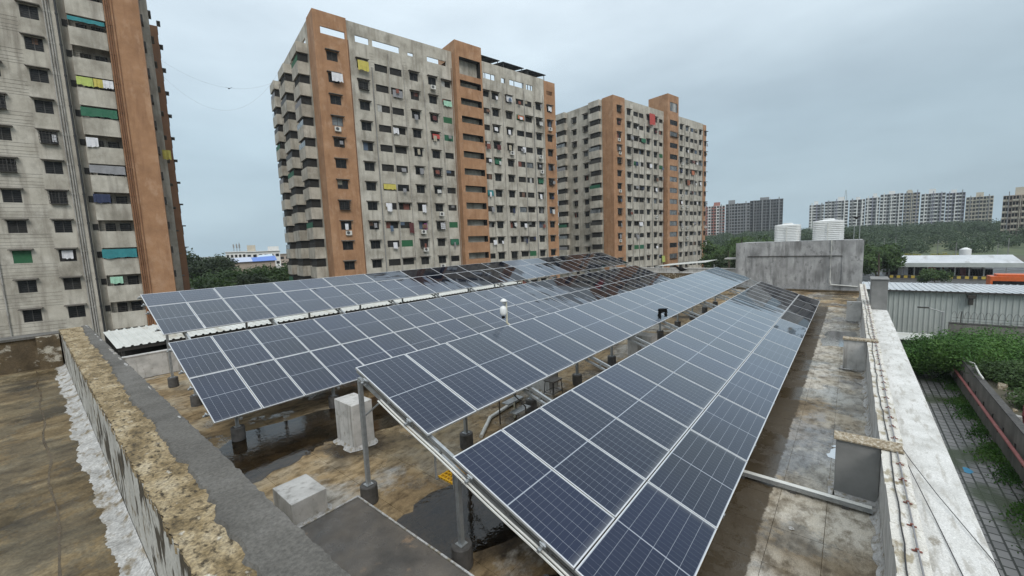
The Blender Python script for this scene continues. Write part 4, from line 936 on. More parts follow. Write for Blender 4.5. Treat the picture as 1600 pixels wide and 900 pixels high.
    b = MB(); wall_holes(b, (.02, lv, 0), (0, -1, 0), (1, 0, 0), 0, lv-2.9, 0, H-.2, fh, .3, 0, 0, 1)
    b.quad((.02, lv, H-.2), (.02, 2.9, H-.2), (.3, 2.9, H-.2), (.3, lv, H-.2)); b.build('side_wall', [facade_side, dark_in], root)
    for z in rows:
        for v in wins:
            if z > -6: add_window(root, (.02, lv, 0), (0, -1, 0), -math.pi/2, lv-v, LZ(z), 1.3, 1.2, 'w', True, .1, None, None, random.random() < .1)
    bal = [(3.6, 7.4, 1.5), (12.2, 16.6, 1.6), (20.4, 23.8, 1.7)] if style == 'B2' else [(3.1, 6.3, .9), (14.2, 17.6, 1.0)]
    for (v0, v1, pr) in bal:
        for ri, z in enumerate(rows):
            if z < -7: continue
            zc = LZ(z)
            b = MB(); b.box(-pr, -pr+.12, v0, v1, zc-1.75, zc-.05); b.box(-pr+.121, .018, v0, v0+.12, zc-1.75, zc-.05); b.box(-pr+.121, .018, v1-.12, v1, zc-1.75, zc-.05); b.box(-pr+.121, .018, v0+.121, v1-.121, zc-1.75, zc-1.62)
            o = b.build('balcony', facade_side, root)
            q = random.random()
            bb = MB(); bb.box(-pr+.22, .017, v0+.35, v1-.35, zc-1.61, zc+1.17); bb.build('doorway', dark_in, o)  # added dark block fills the balcony gap, standing in for its shade
            if q < .5:
                n_ = MB(); n_.box(-pr+.03, -pr+.05, v0+.02, v1-.02, zc-.049, zc+.75); n_.build('screen', random.choice([GRN2, rail_m, rail_m, glass_l, CLO['grey'], GRN]), o)
            else:
                n_ = MB()
                for i in range(3): n_.tube([(-pr+.06, v0, zc+.1+i*.22), (-pr+.06, v1, zc+.1+i*.22)], .015, 4)
                for i in range(5): n_.tube([(-pr+.06, v0+(v1-v0)*i/4, zc-.05), (-pr+.06, v0+(v1-v0)*i/4, zc+.75)], .015, 4)
                n_.build('railing', rail_m, o)
        b = MB(); b.box(-pr, .018, v0, v1, LZ(rows[0])+1.22, LZ(rows[0])+2.6); b.build('balcony_top', facade_side, root)
    # back and far side close the block
    b = MB(); b.quad((end_u, lv, 0), (.02, lv, 0), (.02, lv, H-.2), (end_u, lv, H-.2)); b.quad((end_u, 6, 0), (end_u, lv, 0), (end_u, lv, H-.2), (end_u, 6, H-.2)); b.build('back_wall', facade_side, root)
    return root
T2 = tower('B2', 'middle grey and orange apartment tower, nearest and tallest looking', (28.94, 57.99), 32.85, 46.7, 24, 'B2')
T3 = tower('B3', 'right grey and orange apartment tower with glazed stair shaft', (90.79, 43.79), 32.9, 45.3, 18, 'B3')
# solar tables on the middle tower's terrace
for i, (u, lab) in enumerate(((30.5, 'left'), (36.5, 'middle'), (42.5, 'right'))):
    loc = np.array([28.94, 57.99, 0])+E1*u+E2*3.2
    t = thing('terrace_solar_table', lab+' one of three solar tables on the middle tower terrace', 'solar array', (loc[0], loc[1], 29.52), AZ, 'solar tables on the middle tower terrace')
    b = MB(); b.v = [(-2.6, -2.4, 4.25), (2.6, -2.4, 4.25), (2.6, 2.4, 5.2), (-2.6, 2.4, 5.2)]; b.f = [(0, 1, 2, 3)]; b.m = [0]
    b.v = [(x, y, z+.45) for x, y, z in b.v]
    o = b.build('panel_sheet', darkw, t); s = o.modifiers.new('s', 'SOLIDIFY'); s.thickness = .12
    for x, y, z in ((-2.3, -2.1, 4.55), (2.3, -2.1, 4.55), (-2.3, 2.1, 5.35), (2.3, 2.1, 5.35)):
        b = MB(); b.box(x-.05, x+.05, y-.05, y+.05, 0, z); b.build('post', rail_m, t)
    b = MB()
    for x in (-2.3, 0, 2.3): b.tube([(x, -2.5, 4.57), (x, 2.9, 5.57)], .05, 5)
    b.build('rail', rail_m, t)

# left tower: only its right part is in view
A1 = (8.26, 61.29)
T1 = thing('apartment_tower', 'left apartment tower with balcony stack and orange band, cut by frame edge', 'building', (A1[0], A1[1], GZ), AZ, 'apartment towers')
X, Y = (1, 0, 0), (0, 1, 0)
rows1 = [ZW-FH*k for k in range(-1, 13)]
H = LZ(33)
holes = [(u-.62, u+.62, LZ(z)-.62, LZ(z)+.62) for z in rows1 for u in (-5.27, -8.35, -11.6, -14.8)]
b = MB(); wall_holes(b, (0, 0, 0), X, Y, -34, -3.3, 0, H, holes, .25, 0, 0, 1); b.quad((-3.3, 0, 0), (-3.3, .8, 0), (-3.3, .8, H), (-3.3, 0, H)); b.build('front_wall', [facade, dark_in], T1)
for z in rows1:
    for u in (-5.27, -8.35, -11.6, -14.8):
        if z > -7: add_window(T1, (0, 0, 0), X, 0, u, LZ(z), 1.24, 1.24, 'w', True, .1, None, GRN2 if random.random() < .06 else None, False)
b = MB()
for z in rows1:          # horizontal board marks
    for q in (-1.1, -.75, .9, 1.15, 1.45): b.box(-12.8, -6.1, -.012, -.001, LZ(z)+q-.012, LZ(z)+q+.012)
b.build('board_marks', shade_m, T1)
# balcony stack
b = MB(); b.quad((-3.3, .8, 0), (-2.75, .8, 0), (-2.75, .8, H), (-3.3, .8, H)); b.quad((-2.75, .8, 0), (-2.75, 1.4, 0), (-2.75, 1.4, H), (-2.75, .8, H)); b.build('recess_wall', facade_side, T1)
b = MB(); b.quad((-2.75, 1.4, 0), (.12, 1.4, 0), (.12, 1.4, H), (-2.75, 1.4, H)); b.build('recess_back', facade_side, T1)
for ri, z in enumerate(rows1):
    if z < -10: continue
    zc = LZ(z)-.15
    bm = MB(); bm.box(-2.75, .08, -.05, .1, zc-2.15, zc-.38); bm.box(-2.75, .08, .101, 1.39, zc-1.60, zc-1.45); bm.box(-2.75, -2.63, .101, 1.39, zc-1.44, zc-.38)
    o = bm.build('balcony', facade, T1, bevel=.01)
    for (u0, u1) in ((-2.3, -1.5), (-1.15, -.25)):
        w = MB(); w.box(u0, u1, 1.33, 1.385, zc-.9, zc+.55); w.build('doorway', random.choice([dark_in, glass_d]), o)
    w = MB()
    for i in range(3): w.tube([(-2.74, .0, zc-.2+i*.2), (.07, .0, zc-.2+i*.2)], .014, 4)
    for i in range(8): w.tube([(-2.74+2.8*i/7, .0, zc-.38), (-2.74+2.8*i/7, .0, zc+.3)], .012, 4)
    w.build('railing', rail_m, o)
    w = MB(); w.box(-3.22, -2.8, .74, .79, zc-.2, zc+.45); w.build('vent', dark_in, T1)
# orange band and side pieces
b = MB(); b.box(.12, 2.93, -.15, 5.0, 0, H); b.build('orange_corner_wall', orange, T1)
b = MB(); b.box(-6, 3.64, 5.01, 9.0, 0, H); b.build('side_block', facade_side, T1)
b = MB(); b.box(-6, 4.36, 10.2, 16.0, 0, H-3.2); b.build('brown_side_block', brownw, T1)
b = MB(); b.box(-33.9, .1, 1.41, 10, 0, H-.1); b.build('core', dark_in, T1)
for z in rows1:
    if z < -7: continue
    zc = LZ(z)
    w = MB(); w.box(2.935, 3.12, 3.2, 4.6, zc-.1, zc+.7); w.build('side_window', wframe, T1)
    w = MB(); w.box(3.642, 3.9, 6.6, 8.8, zc-.2, zc-.12); w.build('sunshade', shade_m, T1)
    w = MB(); w.box(4.362, 4.42, 11, 12.4, zc-.5, zc+.6); w.box(4.362, 4.75, 10.9, 12.5, zc+.65, zc+.73); w.build('side_window', wframe, T1)
for u, r_, mt in ((-4.25, .06, pipe_w), (-4.05, .06, pipe_w), (-3.88, .05, pipe_w), (-3.42, .085, pipe_blk), (.22, .05, pipe_rust), (.38, .06, pipe_rust), (.55, .05, pipe_rust), (.8, .03, pipe_rust), (-9.9, .06, pipe_w)):
    b = MB(); off = -.12 if u < 0 else -.24
    b.tube([(u, off, LZ(-9)), (u, off, LZ(32.5))], r_, 7)
    for i in range(14): b.tube([(u, off, LZ(-8+i*FH)), (u, off, LZ(-8+i*FH)+.16)], r_*1.35, 7)
    b.build('drain_pipe', mt, T1)
# laundry and nets told apart in the photograph
TN = {1: (T1, 'left tower'), 2: (T2, 'middle tower'), 3: (T3, 'right tower')}
def laundry(tn, colour, kind, u, v, z, w, h, where):
    root, nm = TN[tn]
    cloth_obj('laundry', CLO[colour], root, u, v, z, w, h, f'{colour} {kind} {where} of the {nm}')
R1 = lambda k: rows1[k]
laundry(1, 'teal', 'shade cloth', -1.35, -.1, R1(2)+.45, 2.7, .45, 'sagging across an upper balcony')
laundry(1, 'lime', 'sheet', -2.1, -.12, R1(4)+.5, 1.2, .95, 'over a balcony rail beside a patterned sheet')
laundry(1, 'yellow', 'patterned sheet', -1.1, -.12, R1(4)+.5, .7, .9, 'over a balcony rail beside a lime sheet')
laundry(1, 'white', 'sheet', -.35, -.12, R1(4)+.5, .8, .9, 'over a balcony rail beside a yellow sheet')
laundry(1, 'green', 'shade net', -1.35, -.1, R1(5)+.45, 2.75, .95, 'stretched flat across a middle balcony')
laundry(1, 'white', 'cloth', -2.2, -.14, R1(6)+.35, .9, 1.05, 'hanging down outside a middle balcony')
laundry(1, 'white', 'rag', -4.9, -.1, R1(6)+.3, .3, .8, 'dangling from a window left of the pipes')
laundry(1, 'grey', 'plastic sheet', -1.35, -.1, R1(7)+.5, 2.75, .9, 'closing a lower balcony')
laundry(1, 'dark blue', 'tarpaulin', -2.1, -.14, R1(8)+.45, 1.3, 1.0, 'hung on a lower balcony')
laundry(1, 'teal', 'tarpaulin', -1.35, -.14, R1(10)+.5, 2.75, 1.05, 'drawn across a low balcony')
laundry(1, 'pale green', 'sheet', -1.9, -.14, R1(11)+.45, 1.0, .8, 'on the lowest visible balcony')
laundry(1, 'white', 'curtain', -5.27, -.06, R1(10)+.5, .8, .9, 'knotted in a low window')
laundry(1, 'yellow', 'bundle', 3.7, 3.4, R1(6)+.4, .8, 1.2, 'poking out on the narrow flank')
R2 = lambda k: ZW-FH*k
laundry(2, 'yellow', 'sheet', 6.45, -.55, R2(0)+.3, 1.6, 1.5, 'on the highest window beside the orange corner')
laundry(2, 'white', 'sheet', 2.5, -.8, R2(1)+.6, 1.5, 1.25, 'on an orange corner window')
laundry(2, 'grey', 'bedding', 11.7, -.2, R2(1)+.2, 1.6, 1.2, 'draped on a second floor from top balcony')
laundry(2, 'pale green', 'cloth', 20.6, -.25, R2(1)+.2, 1.6, 1.0, 'beside the upper stair shaft')
laundry(2, 'white', 'towels', 11.0, -.2, R2(3)+.4, .9, 1.0, 'on a balcony three rows down')
laundry(2, 'red', 'and white wash', 18.0, -.3, R2(3)+.3, 1.3, .8, 'in a window left of the stair shaft')
laundry(2, 'yellow', 'net', 9.35, -.12, R2(6)+.5, 2.0, .9, 'filling a balcony halfway up')
laundry(2, 'white', 'cloth', 9.0, -.15, R2(7)+.5, 1.0, .6, 'on a balcony below the yellow net')
laundry(2, 'white', 'shirts', 15.0, -.3, R2(7)+.4, .7, 1.4, 'hanging long from a middle window')
laundry(2, 'maroon', 'blanket', 12.5, -.3, R2(8)+.4, .8, 1.9, 'hanging longest from a lower balcony')
laundry(2, 'purple', 'cloth', 15.0, -.3, R2(8)+.3, .6, 1.1, 'in a lower window beside the maroon blanket')
laundry(2, 'white', 'trousers', 18.3, -.3, R2(8)+.4, .9, 1.2, 'in a lower window left of the stair shaft')
laundry(2, 'green', 'net', 20.6, -.12, R2(9)+.5, 1.7, 1.1, 'low beside the stair shaft')
laundry(2, 'teal', 'net', 28.9, -.12, R2(6)+.5, 1.3, 1.1, 'just right of the stair shaft')
laundry(2, 'green', 'curtain', 31.0, -.1, R2(4)+.6, 1.5, 1.2, 'in a window right of the stair shaft')
laundry(2, 'white', 'banner', 34.2, -.2, R2(0)+.6, 1.4, 1.2, 'on a top row window right of the stair shaft')
laundry(2, 'orange', 'cloth', 37.0, -.2, R2(1)+.4, 1.6, .8, 'on a balcony right of the stair shaft')
laundry(2, 'white', 'sheets', 37.6, -.2, R2(3)+.4, .8, 1.2, 'on a balcony far right')
laundry(2, 'white', 'cloth', 44.9, -.3, R2(0)+.5, 1.0, 1.1, 'on the topmost window of the orange far end')
laundry(2, 'green', 'blind', 41.9, -.1, R2(5)+.6, 1.4, 1.1, 'in the last grey column')
laundry(3, 'red', 'flag cloth', 15.6, -.6, ZW+FH+1.0, 2.5, 3.0, 'hanging from the topmost row')
laundry(3, 'green', 'net', 12.4, -.2, ZW-FH*1+.5, 1.9, 1.1, 'on an upper balcony')
laundry(3, 'orange', 'cloth', 37.2, -.3, ZW-FH*3+.4, 1.6, 1.3, 'right of the glazed shaft')
laundry(3, 'orange', 'sheet', 34.6, -.3, ZW-FH*4+.5, 1.5, 1.5, 'right of the glazed shaft, one row lower')
laundry(3, 'lime', 'mat', 21.3, -.4, ZW-FH*11+.2, 1.6, 1.9, 'low beside the glazed shaft')
laundry(3, 'white', 'sheet', 11.0, -.25, ZW-FH*8+.4, 1.6, 1.0, 'on a lower balcony')
for k, (u, z, w, h) in enumerate(((7.5, 1, 1.0, .9), (15.5, 3, 1.1, 1.0), (18.2, 5, .8, 1.3), (31, 6, .9, .9), (38.5, 8, 1.3, .8), (41.7, 4, .9, 1.0), (9.5, 5, 1.2, .6))):
    laundry(3, ('grey', 'white')[k % 2], ('cloth', 'clothes')[k % 2], u, -.3, ZW-FH*z+.4, w, h, f'in the {ORD[z+1]} window row, {["beside the orange corner", "left of the shaft", "next to the shaft", "just past the shaft", "near the far end", "in the last column", "on a left balcony"][k]},')

SM = [(CLO[k], k) for k in ('white', 'grey', 'dark blue', 'maroon', 'white', 'grey')]+[(m_, m_.name.split('_')[1].split('.')[0]) for m_ in CURT]
CP = ['orange corner column', 'first grey column', 'first balcony column', 'second balcony column', 'second grey column', 'third grey column', 'column left of the stair shaft', 'column right of the stair shaft', 'fourth grey column', 'fifth grey column', 'third balcony column', 'fourth balcony column', 'last grey column', 'orange far end column']
CU = [2.2, 6.45, 9.35, 11.7, 14.72, 18.0, 20.6, 28.9, 31.0, 34.2, 37.0, 39.2, 41.9, 44.9]
for tn, cnt in ((2, 52), (3, 40)):
    root, nm = TN[tn]
    cells = [(c, r_) for c in range(14) for r_ in range(10 if tn == 2 else 11)]; random.shuffle(cells)
    for c, r_ in cells[:cnt]:
        u = CU[c]+random.uniform(-.4, .4); z = ZW-FH*r_; mt, cn = random.choice(SM)
        cloth_obj('laundry', mt, root, u, -.42 if 4.5 < u < 43 else -.6, z+random.uniform(-.1, .45), random.uniform(.35, .9), random.uniform(.5, 1.1), f'{cn} washing, {ORD[r_ if tn == 2 else r_+1]} window row, {CP[c]} of the {nm}')
# thin cables hanging between the left and the middle tower
for i, (a, bb, sag, lb) in enumerate((((205, 60), (436, 125), 3.0, 'upper'), ((215, 75), (440, 105), 6.5, 'lower'))):
    p0 = at_dist(*a, 66); p1 = at_dist(*bb, 70)
    pts = []
    for k in range(25):
        q = k/24; p = p0+(p1-p0)*q; pts.append((p[0], p[1], p[2]-sag*4*q*(1-q)))
    b = MB(); b.tube(pts, .007, 4, caps=False); tag(b.build('overhead_cable', cable_g), f'{lb} sagging thin cable strung between left and middle towers', 'cable')

# ------------------------------------------------------------------ trees
def leaves(centers, radii, n, size, flat=.75, seed=0):
    r = np.random.default_rng(seed); C = np.array(centers); Rr = np.array(radii)
    idx = r.choice(len(C), n, p=(Rr**2)/(Rr**2).sum())
    d = r.normal(size=(n, 3)); d /= np.linalg.norm(d, axis=1)[:, None]
    rad_ = Rr[idx]*(r.random(n)**.35)*(1+.16*r.normal(size=n))
    P = C[idx]+d*rad_[:, None]*np.array([1, 1, flat])
    nrm = d*.7+r.normal(size=(n, 3))*.6+np.array([0, 0, .5]); nrm /= np.linalg.norm(nrm, axis=1)[:, None]
    t = np.cross(nrm, r.normal(size=(n, 3))); t /= np.linalg.norm(t, axis=1)[:, None]; bt = np.cross(nrm, t)
    s = size*(.6+.8*r.random(n))[:, None]
    v = np.stack([P-t*s, P-bt*s*.45, P+t*s, P+bt*s*.45], 1).reshape(-1, 3)
    return v
def leaf_mesh(name, v, mt):
    n = len(v)//4; me = bpy.data.meshes.new(name); me.vertices.add(len(v)); me.vertices.foreach_set('co', v.astype(np.float32).ravel())
    me.loops.add(4*n); me.loops.foreach_set('vertex_index', np.arange(4*n, dtype=np.int32)); me.polygons.add(n); me.polygons.foreach_set('loop_start', np.arange(0, 4*n, 4, dtype=np.int32))
    me.materials.append(mt); me.update(calc_edges=True); return me
def tree(label, loc, hgt, wid, mt, n=5000, size=.28, seed=1, trunk=.3, group=None, lobes=16, name='broadleaf_tree'):
    r = np.random.default_rng(seed)
    t = thing(name, label, 'tree', loc, group=group)
    C = []; Q = []
    for i in range(lobes):
        a = r.random()*6.283; k = math.sqrt(r.random())*.72; z = trunk+(1-trunk)*(.15+.72*r.random())
        sh = math.sqrt(max(.15, 1-((z-trunk)/(1-trunk)-.4)**2*1.7))
        C.append((math.cos(a)*k*wid/2*sh, math.sin(a)*k*wid/2*sh, z*hgt)); Q.append(wid*(.13+.12*r.random()))
    link(leaf_mesh('crown', leaves(C, Q, n, size, .8, seed), mt), 'crown', t)
    b = MB(); b.tube([(0, 0, 0), (.02*wid, 0, hgt*trunk*.6), (0, .02*wid, hgt*trunk*1.3)], .028*hgt+.05, 8, r2=.016*hgt+.03)
    for c in C[:7]: b.tube([(0, .02*wid, hgt*trunk*1.05), (c[0]*.5, c[1]*.5, (hgt*trunk*1.1+c[2])/2), c], .012*hgt+.02, 5, r2=.02)
    b.build('trunk', bark, t); return t
def palm(label, loc, hgt, seed, group=None, n=16, L=2.6):
    r = np.random.default_rng(seed); t = thing('palm_tree', label, 'tree', loc, group=group)
    b = MB(); b.tube([(0, 0, 0), (.1, 0, hgt*.5), (0, .15, hgt)], .2, 8, r2=.13); b.build('trunk', bark, t)
    for k in range(n):
        f = MB(); az = 6.283*k/n+r.random()*.3; el = .2+r.random()*1.0; pts = []
        for i in range(8):
            q = i/7; pts.append(Vector((math.cos(az)*L*q*math.cos(el*.6), math.sin(az)*L*q*math.cos(el*.6), hgt+L*(math.sin(el)*q-.95*q*q))))
        for i in range(1, 8):
            p = pts[i]; tdir = (pts[i]-pts[i-1]).normalized(); s = tdir.cross(Vector((0, 0, 1))).normalized()
            for sg in (-1, 1):
                for kk in (0, .5):
                    pp = pts[i-1].lerp(p, kk); tip = pp+s*sg*.55*(1-.5*i/8)+tdir*.35-Vector((0, 0, .25)); f.quad(pp, pp+tdir*.07, tip, tip-tdir*.02)
        f.tube([tuple(p) for p in pts], .03, 4); f.build('frond', leaf_mid, t)
    return t
# between the left and the middle tower
G1 = 'trees between left and middle towers'
for i, (px, py, D, w, mt, lab) in enumerate(((300, 392, 118, 13, leaf_dark, 'tallest dark tree beside left tower'), (335, 402, 112, 12, leaf_dark, 'dark tree second right of left tower'), (365, 425, 98, 11, leaf_mid, 'lower mid green tree under the white house'),
                                            (395, 432, 92, 10, leaf_dark, 'low dark tree below the blue roofs'), (425, 418, 100, 11, leaf_mid, 'mid green tree left of middle tower'), (452, 412, 104, 11, leaf_dark, 'dark tree touching left side of middle tower'),
                                            (318, 430, 84, 9, leaf_mid, 'small front tree at foot of left tower'))):
    p = at_dist(px, py, D); hh = p[2]-GZ
    tree(lab, (p[0], p[1], GZ), hh, w, mt, 7000, .34, 20+i, .22, G1, 20)
# behind the tank room at left and right
for i, (px, py, D, w, mt, lab) in enumerate(((1128, 372, 118, 13, leaf_mid, 'green tree right of the right tower'), (1185, 377, 125, 15, leaf_mid, 'broad green tree behind left water tank'), (1145, 395, 88, 9, leaf_dark, 'dark low tree left of grey tank room'), (1330, 368, 150, 16, leaf_dark, 'dark tree right of the right water tank'), (1372, 385, 120, 10, leaf_mid, 'tree above left end of bus platform roof'))):
    p = at_dist(px, py, D); tree(lab, (p[0], p[1], GZ), p[2]-GZ, w, mt, 6000, .36, 40+i, .22, 'trees behind the tank room', 18)
p = at_dist(1140, 388, 74); palm('palm tree left of the grey tank room', (p[0], p[1], GZ), p[2]-GZ-.3, 3, 'palms', 18, 3.2)
p = at_dist(1160, 372, 105); palm('tall palm behind left end of tank room', (p[0], p[1], GZ), p[2]-GZ-.3, 4, 'palms', 16, 3.2)
p = at_dist(1375, 390, 110); palm('palm left of the bus platform roof', (p[0], p[1], GZ), p[2]-GZ-.3, 5, 'palms', 16, 3.2)
# near green trees by the lane wall
G2 = 'green trees beside the lane wall'
for i, (x, y, top, w, lab) in enumerate(((44, -4.6, -8.9, 5.0, 'fresh green tree over end of the lane, leftmost'), (43, -8.0, -8.0, 7.5, 'large fresh green tree below the street lamp'), (40.5, -11.5, -8.4, 7.5, 'fresh green tree at right of the lamp post'),
                                         (35.5, -10.2, -9.3, 6.0, 'fresh green bushy tree behind the rubble'), (30, -10.5, -9.4, 6.5, 'nearest fresh green tree at right frame edge'), (37, -14.5, -8.6, 7, 'fresh green tree farthest right'))):
    tree(lab, (x, y, GZ), top-GZ-.35, w, leaf_fresh, 30000, .085, 60+i, .3, G2, 34)
for i, (x, y, top, w, lab) in enumerate(((32.5, -8.6, -9.2, 3.6, 'green shrub spilling over rubble behind the lane wall, farthest'), (27.5, -9.0, -9.0, 4.2, 'green shrub on bank behind the lane wall, middle'), (23.0, -8.8, -9.1, 4.0, 'green shrub on bank near right frame edge'), (37.5, -8.2, -8.9, 4.0, 'green shrub where the lane wall meets the trees'))):
    tree(lab, (x, y, GZ+1.85), top-GZ-1.85+.1, w, leaf_mid, 14000, .08, 160+i, .05, 'shrubs on the bank', 22, 'green_shrub')
p = at_dist(1462, 424, 112); tree('small tree growing in front of the bus platform', (p[0], p[1], GZ), p[2]-GZ, 5.5, leaf_mid, 2500, .2, 77, .35)
# yellow flowering shrubs along the far fence
for i, px in enumerate((1420, 1432, 1462, 1478, 1492)):
    p = at_dist(px, 397, 168); tree(['leftmost', 'second', 'middle', 'fourth', 'rightmost'][i]+' yellow green shrub behind the bus platform roof', (p[0], p[1], hill_h(p[0], p[1])), p[2]-hill_h(p[0], p[1]), 4.2, leaf_yel, 700, .3, 90+i, .2, 'yellow shrubs behind the bus platform', 8, 'yellow_shrub')
# the wood on the hill reads as one mass
r = np.random.default_rng(5); C = []; Q = []
while len(C) < 1500:
    x = r.uniform(175, 470); y = r.uniform(-170, 150)
    if abs(math.degrees(math.atan2(y, x))-2) > 22: continue
    if x < 235 or (x < 280 and r.random() < .5): continue
    w = r.uniform(1.6, 4.2); C.append((x, y, hill_h(x, y)+r.uniform(.5, 1.0)*w)); Q.append(w)
stuff(link(leaf_mesh('hillside_wood', leaves(C, Q, 230000, .5, .85, 9), leaf_hill), 'hillside_wood'), 'dense green wood covering the far hillside', 'wood')
r = np.random.default_rng(6); C = []; Q = []
for k in range(420):
    a = rad(r.uniform(22, 125)); D = r.uniform(230, 520); w = r.uniform(2, 4.5); C.append((D*math.cos(a), D*math.sin(a), GZ+r.uniform(.6, 1.8)*w)); Q.append(w)
stuff(link(leaf_mesh('distant_tree_belt', leaves(C, Q, 26000, .8, .9, 10), leaf_hill), 'distant_tree_belt'), 'distant green tree belt between the towers', 'wood')
# weeds on the lane
r = np.random.default_rng(8); n = 16000
P = np.stack([r.uniform(12, 46, n), -6.2+np.abs(r.normal(0, .5, n)), np.full(n, GZ+.05)], 1); P[:, 1] = np.minimum(P[:, 1], -3.4); P = P[(np.sin(P[:, 0]*.9)+np.sin(P[:, 0]*2.3+P[:, 1]*3)+.8*r.normal(size=n)) > np.clip((P[:, 1]+5.6)*1.3, -.6, 3)]; n = len(P)
d = r.normal(size=(n, 3)); d[:, 2] = np.abs(d[:, 2])+.6; d /= np.linalg.norm(d, axis=1)[:, None]; s = .10*r.random(n)[:, None]+.03; sd_ = np.cross(d, r.normal(size=(n, 3))); sd_ /= np.linalg.norm(sd_, axis=1)[:, None]
v = np.stack([P-sd_*.03, P+sd_*.03, P+d*s+sd_*.02, P+d*s-sd_*.02], 1).reshape(-1, 3)
stuff(link(leaf_mesh('lane_weeds', v, leaf_fresh), 'lane_weeds'), 'low weeds growing along foot of the lane wall', 'weeds')

# ------------------------------------------------------------------ right side: lane wall, boundary wall, shed, bus yard
bw = thing('lane_wall', 'grey retaining wall with red pipe along the paved lane', 'wall', (30, -6.35, GZ))
b = MB(); b.box(-18, 13.5, -.12, .12, 0, 2.1); b.build('wall', boundary, bw)
b = MB(); b.box(-18, 13.5, -.15, .15, 2.101, 2.16, jit=.005); b.build('coping', footm, bw)
b = MB(); b.box(-18, 13.5, -6.5, -.121, 0, 1.85); b.build('earth_bank', soil, bw)
b = MB(); b.tube([(-18, .28, 1.15), (13.4, .28, 1.15)], .075, 10); b.build('pipe', redpipe, bw)
for i in range(16):
    b = MB(); b.box(-17.5+i*2.0, -17.4+i*2.0, .121, .34, 1.02, 1.072); b.box(-17.5+i*2.0, -17.42+i*2.0, .121, .16, .9, 1.3); b.build('bracket', rail_m, bw)
rub = sorted(random.uniform(18, 41) for _ in range(14))
for k, x in enumerate(rub):
    y = -6.6-abs(random.gauss(0, .35)); q = random.uniform(.08, .22)
    b = MB(); b.box(-q, q, -q*.8, q*.8, 0, q*1.2, jit=q*.35)
    mt, nm = random.choice(((fillet_m, 'pale'), (footm, 'dark'), (ply, 'brown'), (boundary, 'grey')))
    tag(b.build('rubble_piece', mt, None, (x, y, GZ+1.85)), f'{nm} rubble piece, {ORD[k] if k else "first"} along the lane wall bank from the right', 'rubble', 'rubble behind the lane wall')
p = np.array([39, -6.5, GZ+2.16])
b = MB(); b.tube([(36+i*.7, -6.38+.05*math.sin(i), GZ+2.2+.35*math.exp(-((i-3)/2.5)**2)) for i in range(11)], .05, 6); tag(b.build('white_hose', pvc), 'white hose lying along top of the lane wall', 'hose')
b = MB(); b.poly([(27.3+.33*math.cos(a), -4.6+.16*math.sin(a)*(1+.3*math.sin(a*3)), GZ+.012) for a in np.linspace(0, 6.28, 12)[:-1]]); tag(b.build('blue_scrap', plain('blue_scrap', (.03, .24, .42), .5)), 'bright blue plastic scrap lying on the lane', 'scrap')
t = thing('pipe_gate', 'bent red pipe stub rising above the lane wall rubble', 'pipe', (29.5, -6.62, GZ+1.85))
b = MB(); b.tube([(0, 0, 0), (0, 0, .55), (.12, -.05, .8), (.4, -.1, .9)], .09, 8); b.build('pipe', plain('dark_red', (.15, .03, .035), .5), t)
# lane end clutter: low sheet roof and posts
t = thing('lane_kiosk', 'small lean-to with dull white sheet roof at end of the lane', 'shed', (47.5, -4.2, GZ))
b = MB(); b.box(-1.2, 1.6, -1.4, 1.2, 2.2, 2.26, jit=.06); b.build('roof', corr, t)
for x, y in ((-1.1, -1.3), (-1.1, 1.1), (1.5, -1.3), (1.5, 1.1)):
    b = MB(); b.box(x-.06, x+.06, y-.06, y+.06, 0, 2.2); b.build('post', ply, t)
b = MB(); b.box(.9, 1.4, -1.2, 1.0, 0, 2.0); b.build('back_panel', greyplain, t)
# boundary wall with wire in front of the shed
t = thing('boundary_wall', 'dark grey boundary wall topped with coiled wire before the shed', 'wall', (51.2, -15, GZ))
b = MB(); b.box(-.15, .15, -22, 8.2, 0, 3.0); b.build('wall', boundary, t)
b = MB(); b.box(-.19, .19, -22, 8.2, 3.001, 3.08); b.build('coping', footm, t)
b = MB(); b.tube([(.32*math.cos(a), 8-a*.062, 3.75+.3*math.sin(a)) for a in np.linspace(0, 150, 900)], .013, 3, caps=False); b.build('coil_wire', rail_m, t)
for i in range(7):
    b = MB(); b.tube([(0, 7.5-i*4, 3.08), (0, 7.5-i*4, 3.9)], .035, 5); b.tube([(0, 7.5-i*4, 3.85), (-.2, 7.5-i*4, 4.1)], .03, 5); b.build('wire_post', rail_m, t)
for z in (3.25, 3.5):
    b = MB(); b.tube([(0, 8, z), (0, -22, z)], .012, 4); b.build('strand', rail_m, t)
# corrugated shed
t = thing('corrugated_shed', 'long pale green corrugated shed with metal roof behind boundary wall', 'shed', (54, -20, GZ))
b = MB(); n = 150; y0, y1 = -34, 19.5
for i in range(n):
    a = y0+(y1-y0)*i/n; w = (y1-y0)/n
    pr = [(a, 0), (a+w*.6, 0), (a+w*.7, -.05), (a+w*.9, -.05), (a+w, 0)]
    for k in range(4): b.quad((pr[k+1][1], pr[k+1][0], 0), (pr[k][1], pr[k][0], 0), (pr[k][1], pr[k][0], 5.45), (pr[k+1][1], pr[k+1][0], 5.45))
b.build('wall_sheet', corr_wall, t)
b = MB(); n = 120
for i in range(n):
    a = y0-.2+(y1-y0+.4)*i/n; w = (y1-y0+.4)/n; h_ = .05
    pr = [(a, 0), (a+w*.7, 0), (a+w*.8, h_), (a+w*.95, h_), (a+w, 0)]
    for k in range(4): b.quad((-.45, pr[k][0], 5.5+pr[k][1]), (9.5, pr[k][0], 5.25+pr[k][1]), (9.5, pr[k+1][0], 5.25+pr[k+1][1]), (-.45, pr[k+1][0], 5.5+pr[k+1][1]))
b.build('roof_sheet', corr_roof, t)
b = MB(); b.box(-.44, -.36, y0, y1, 5.38, 5.48); b.build('gutter', rail_m, t)
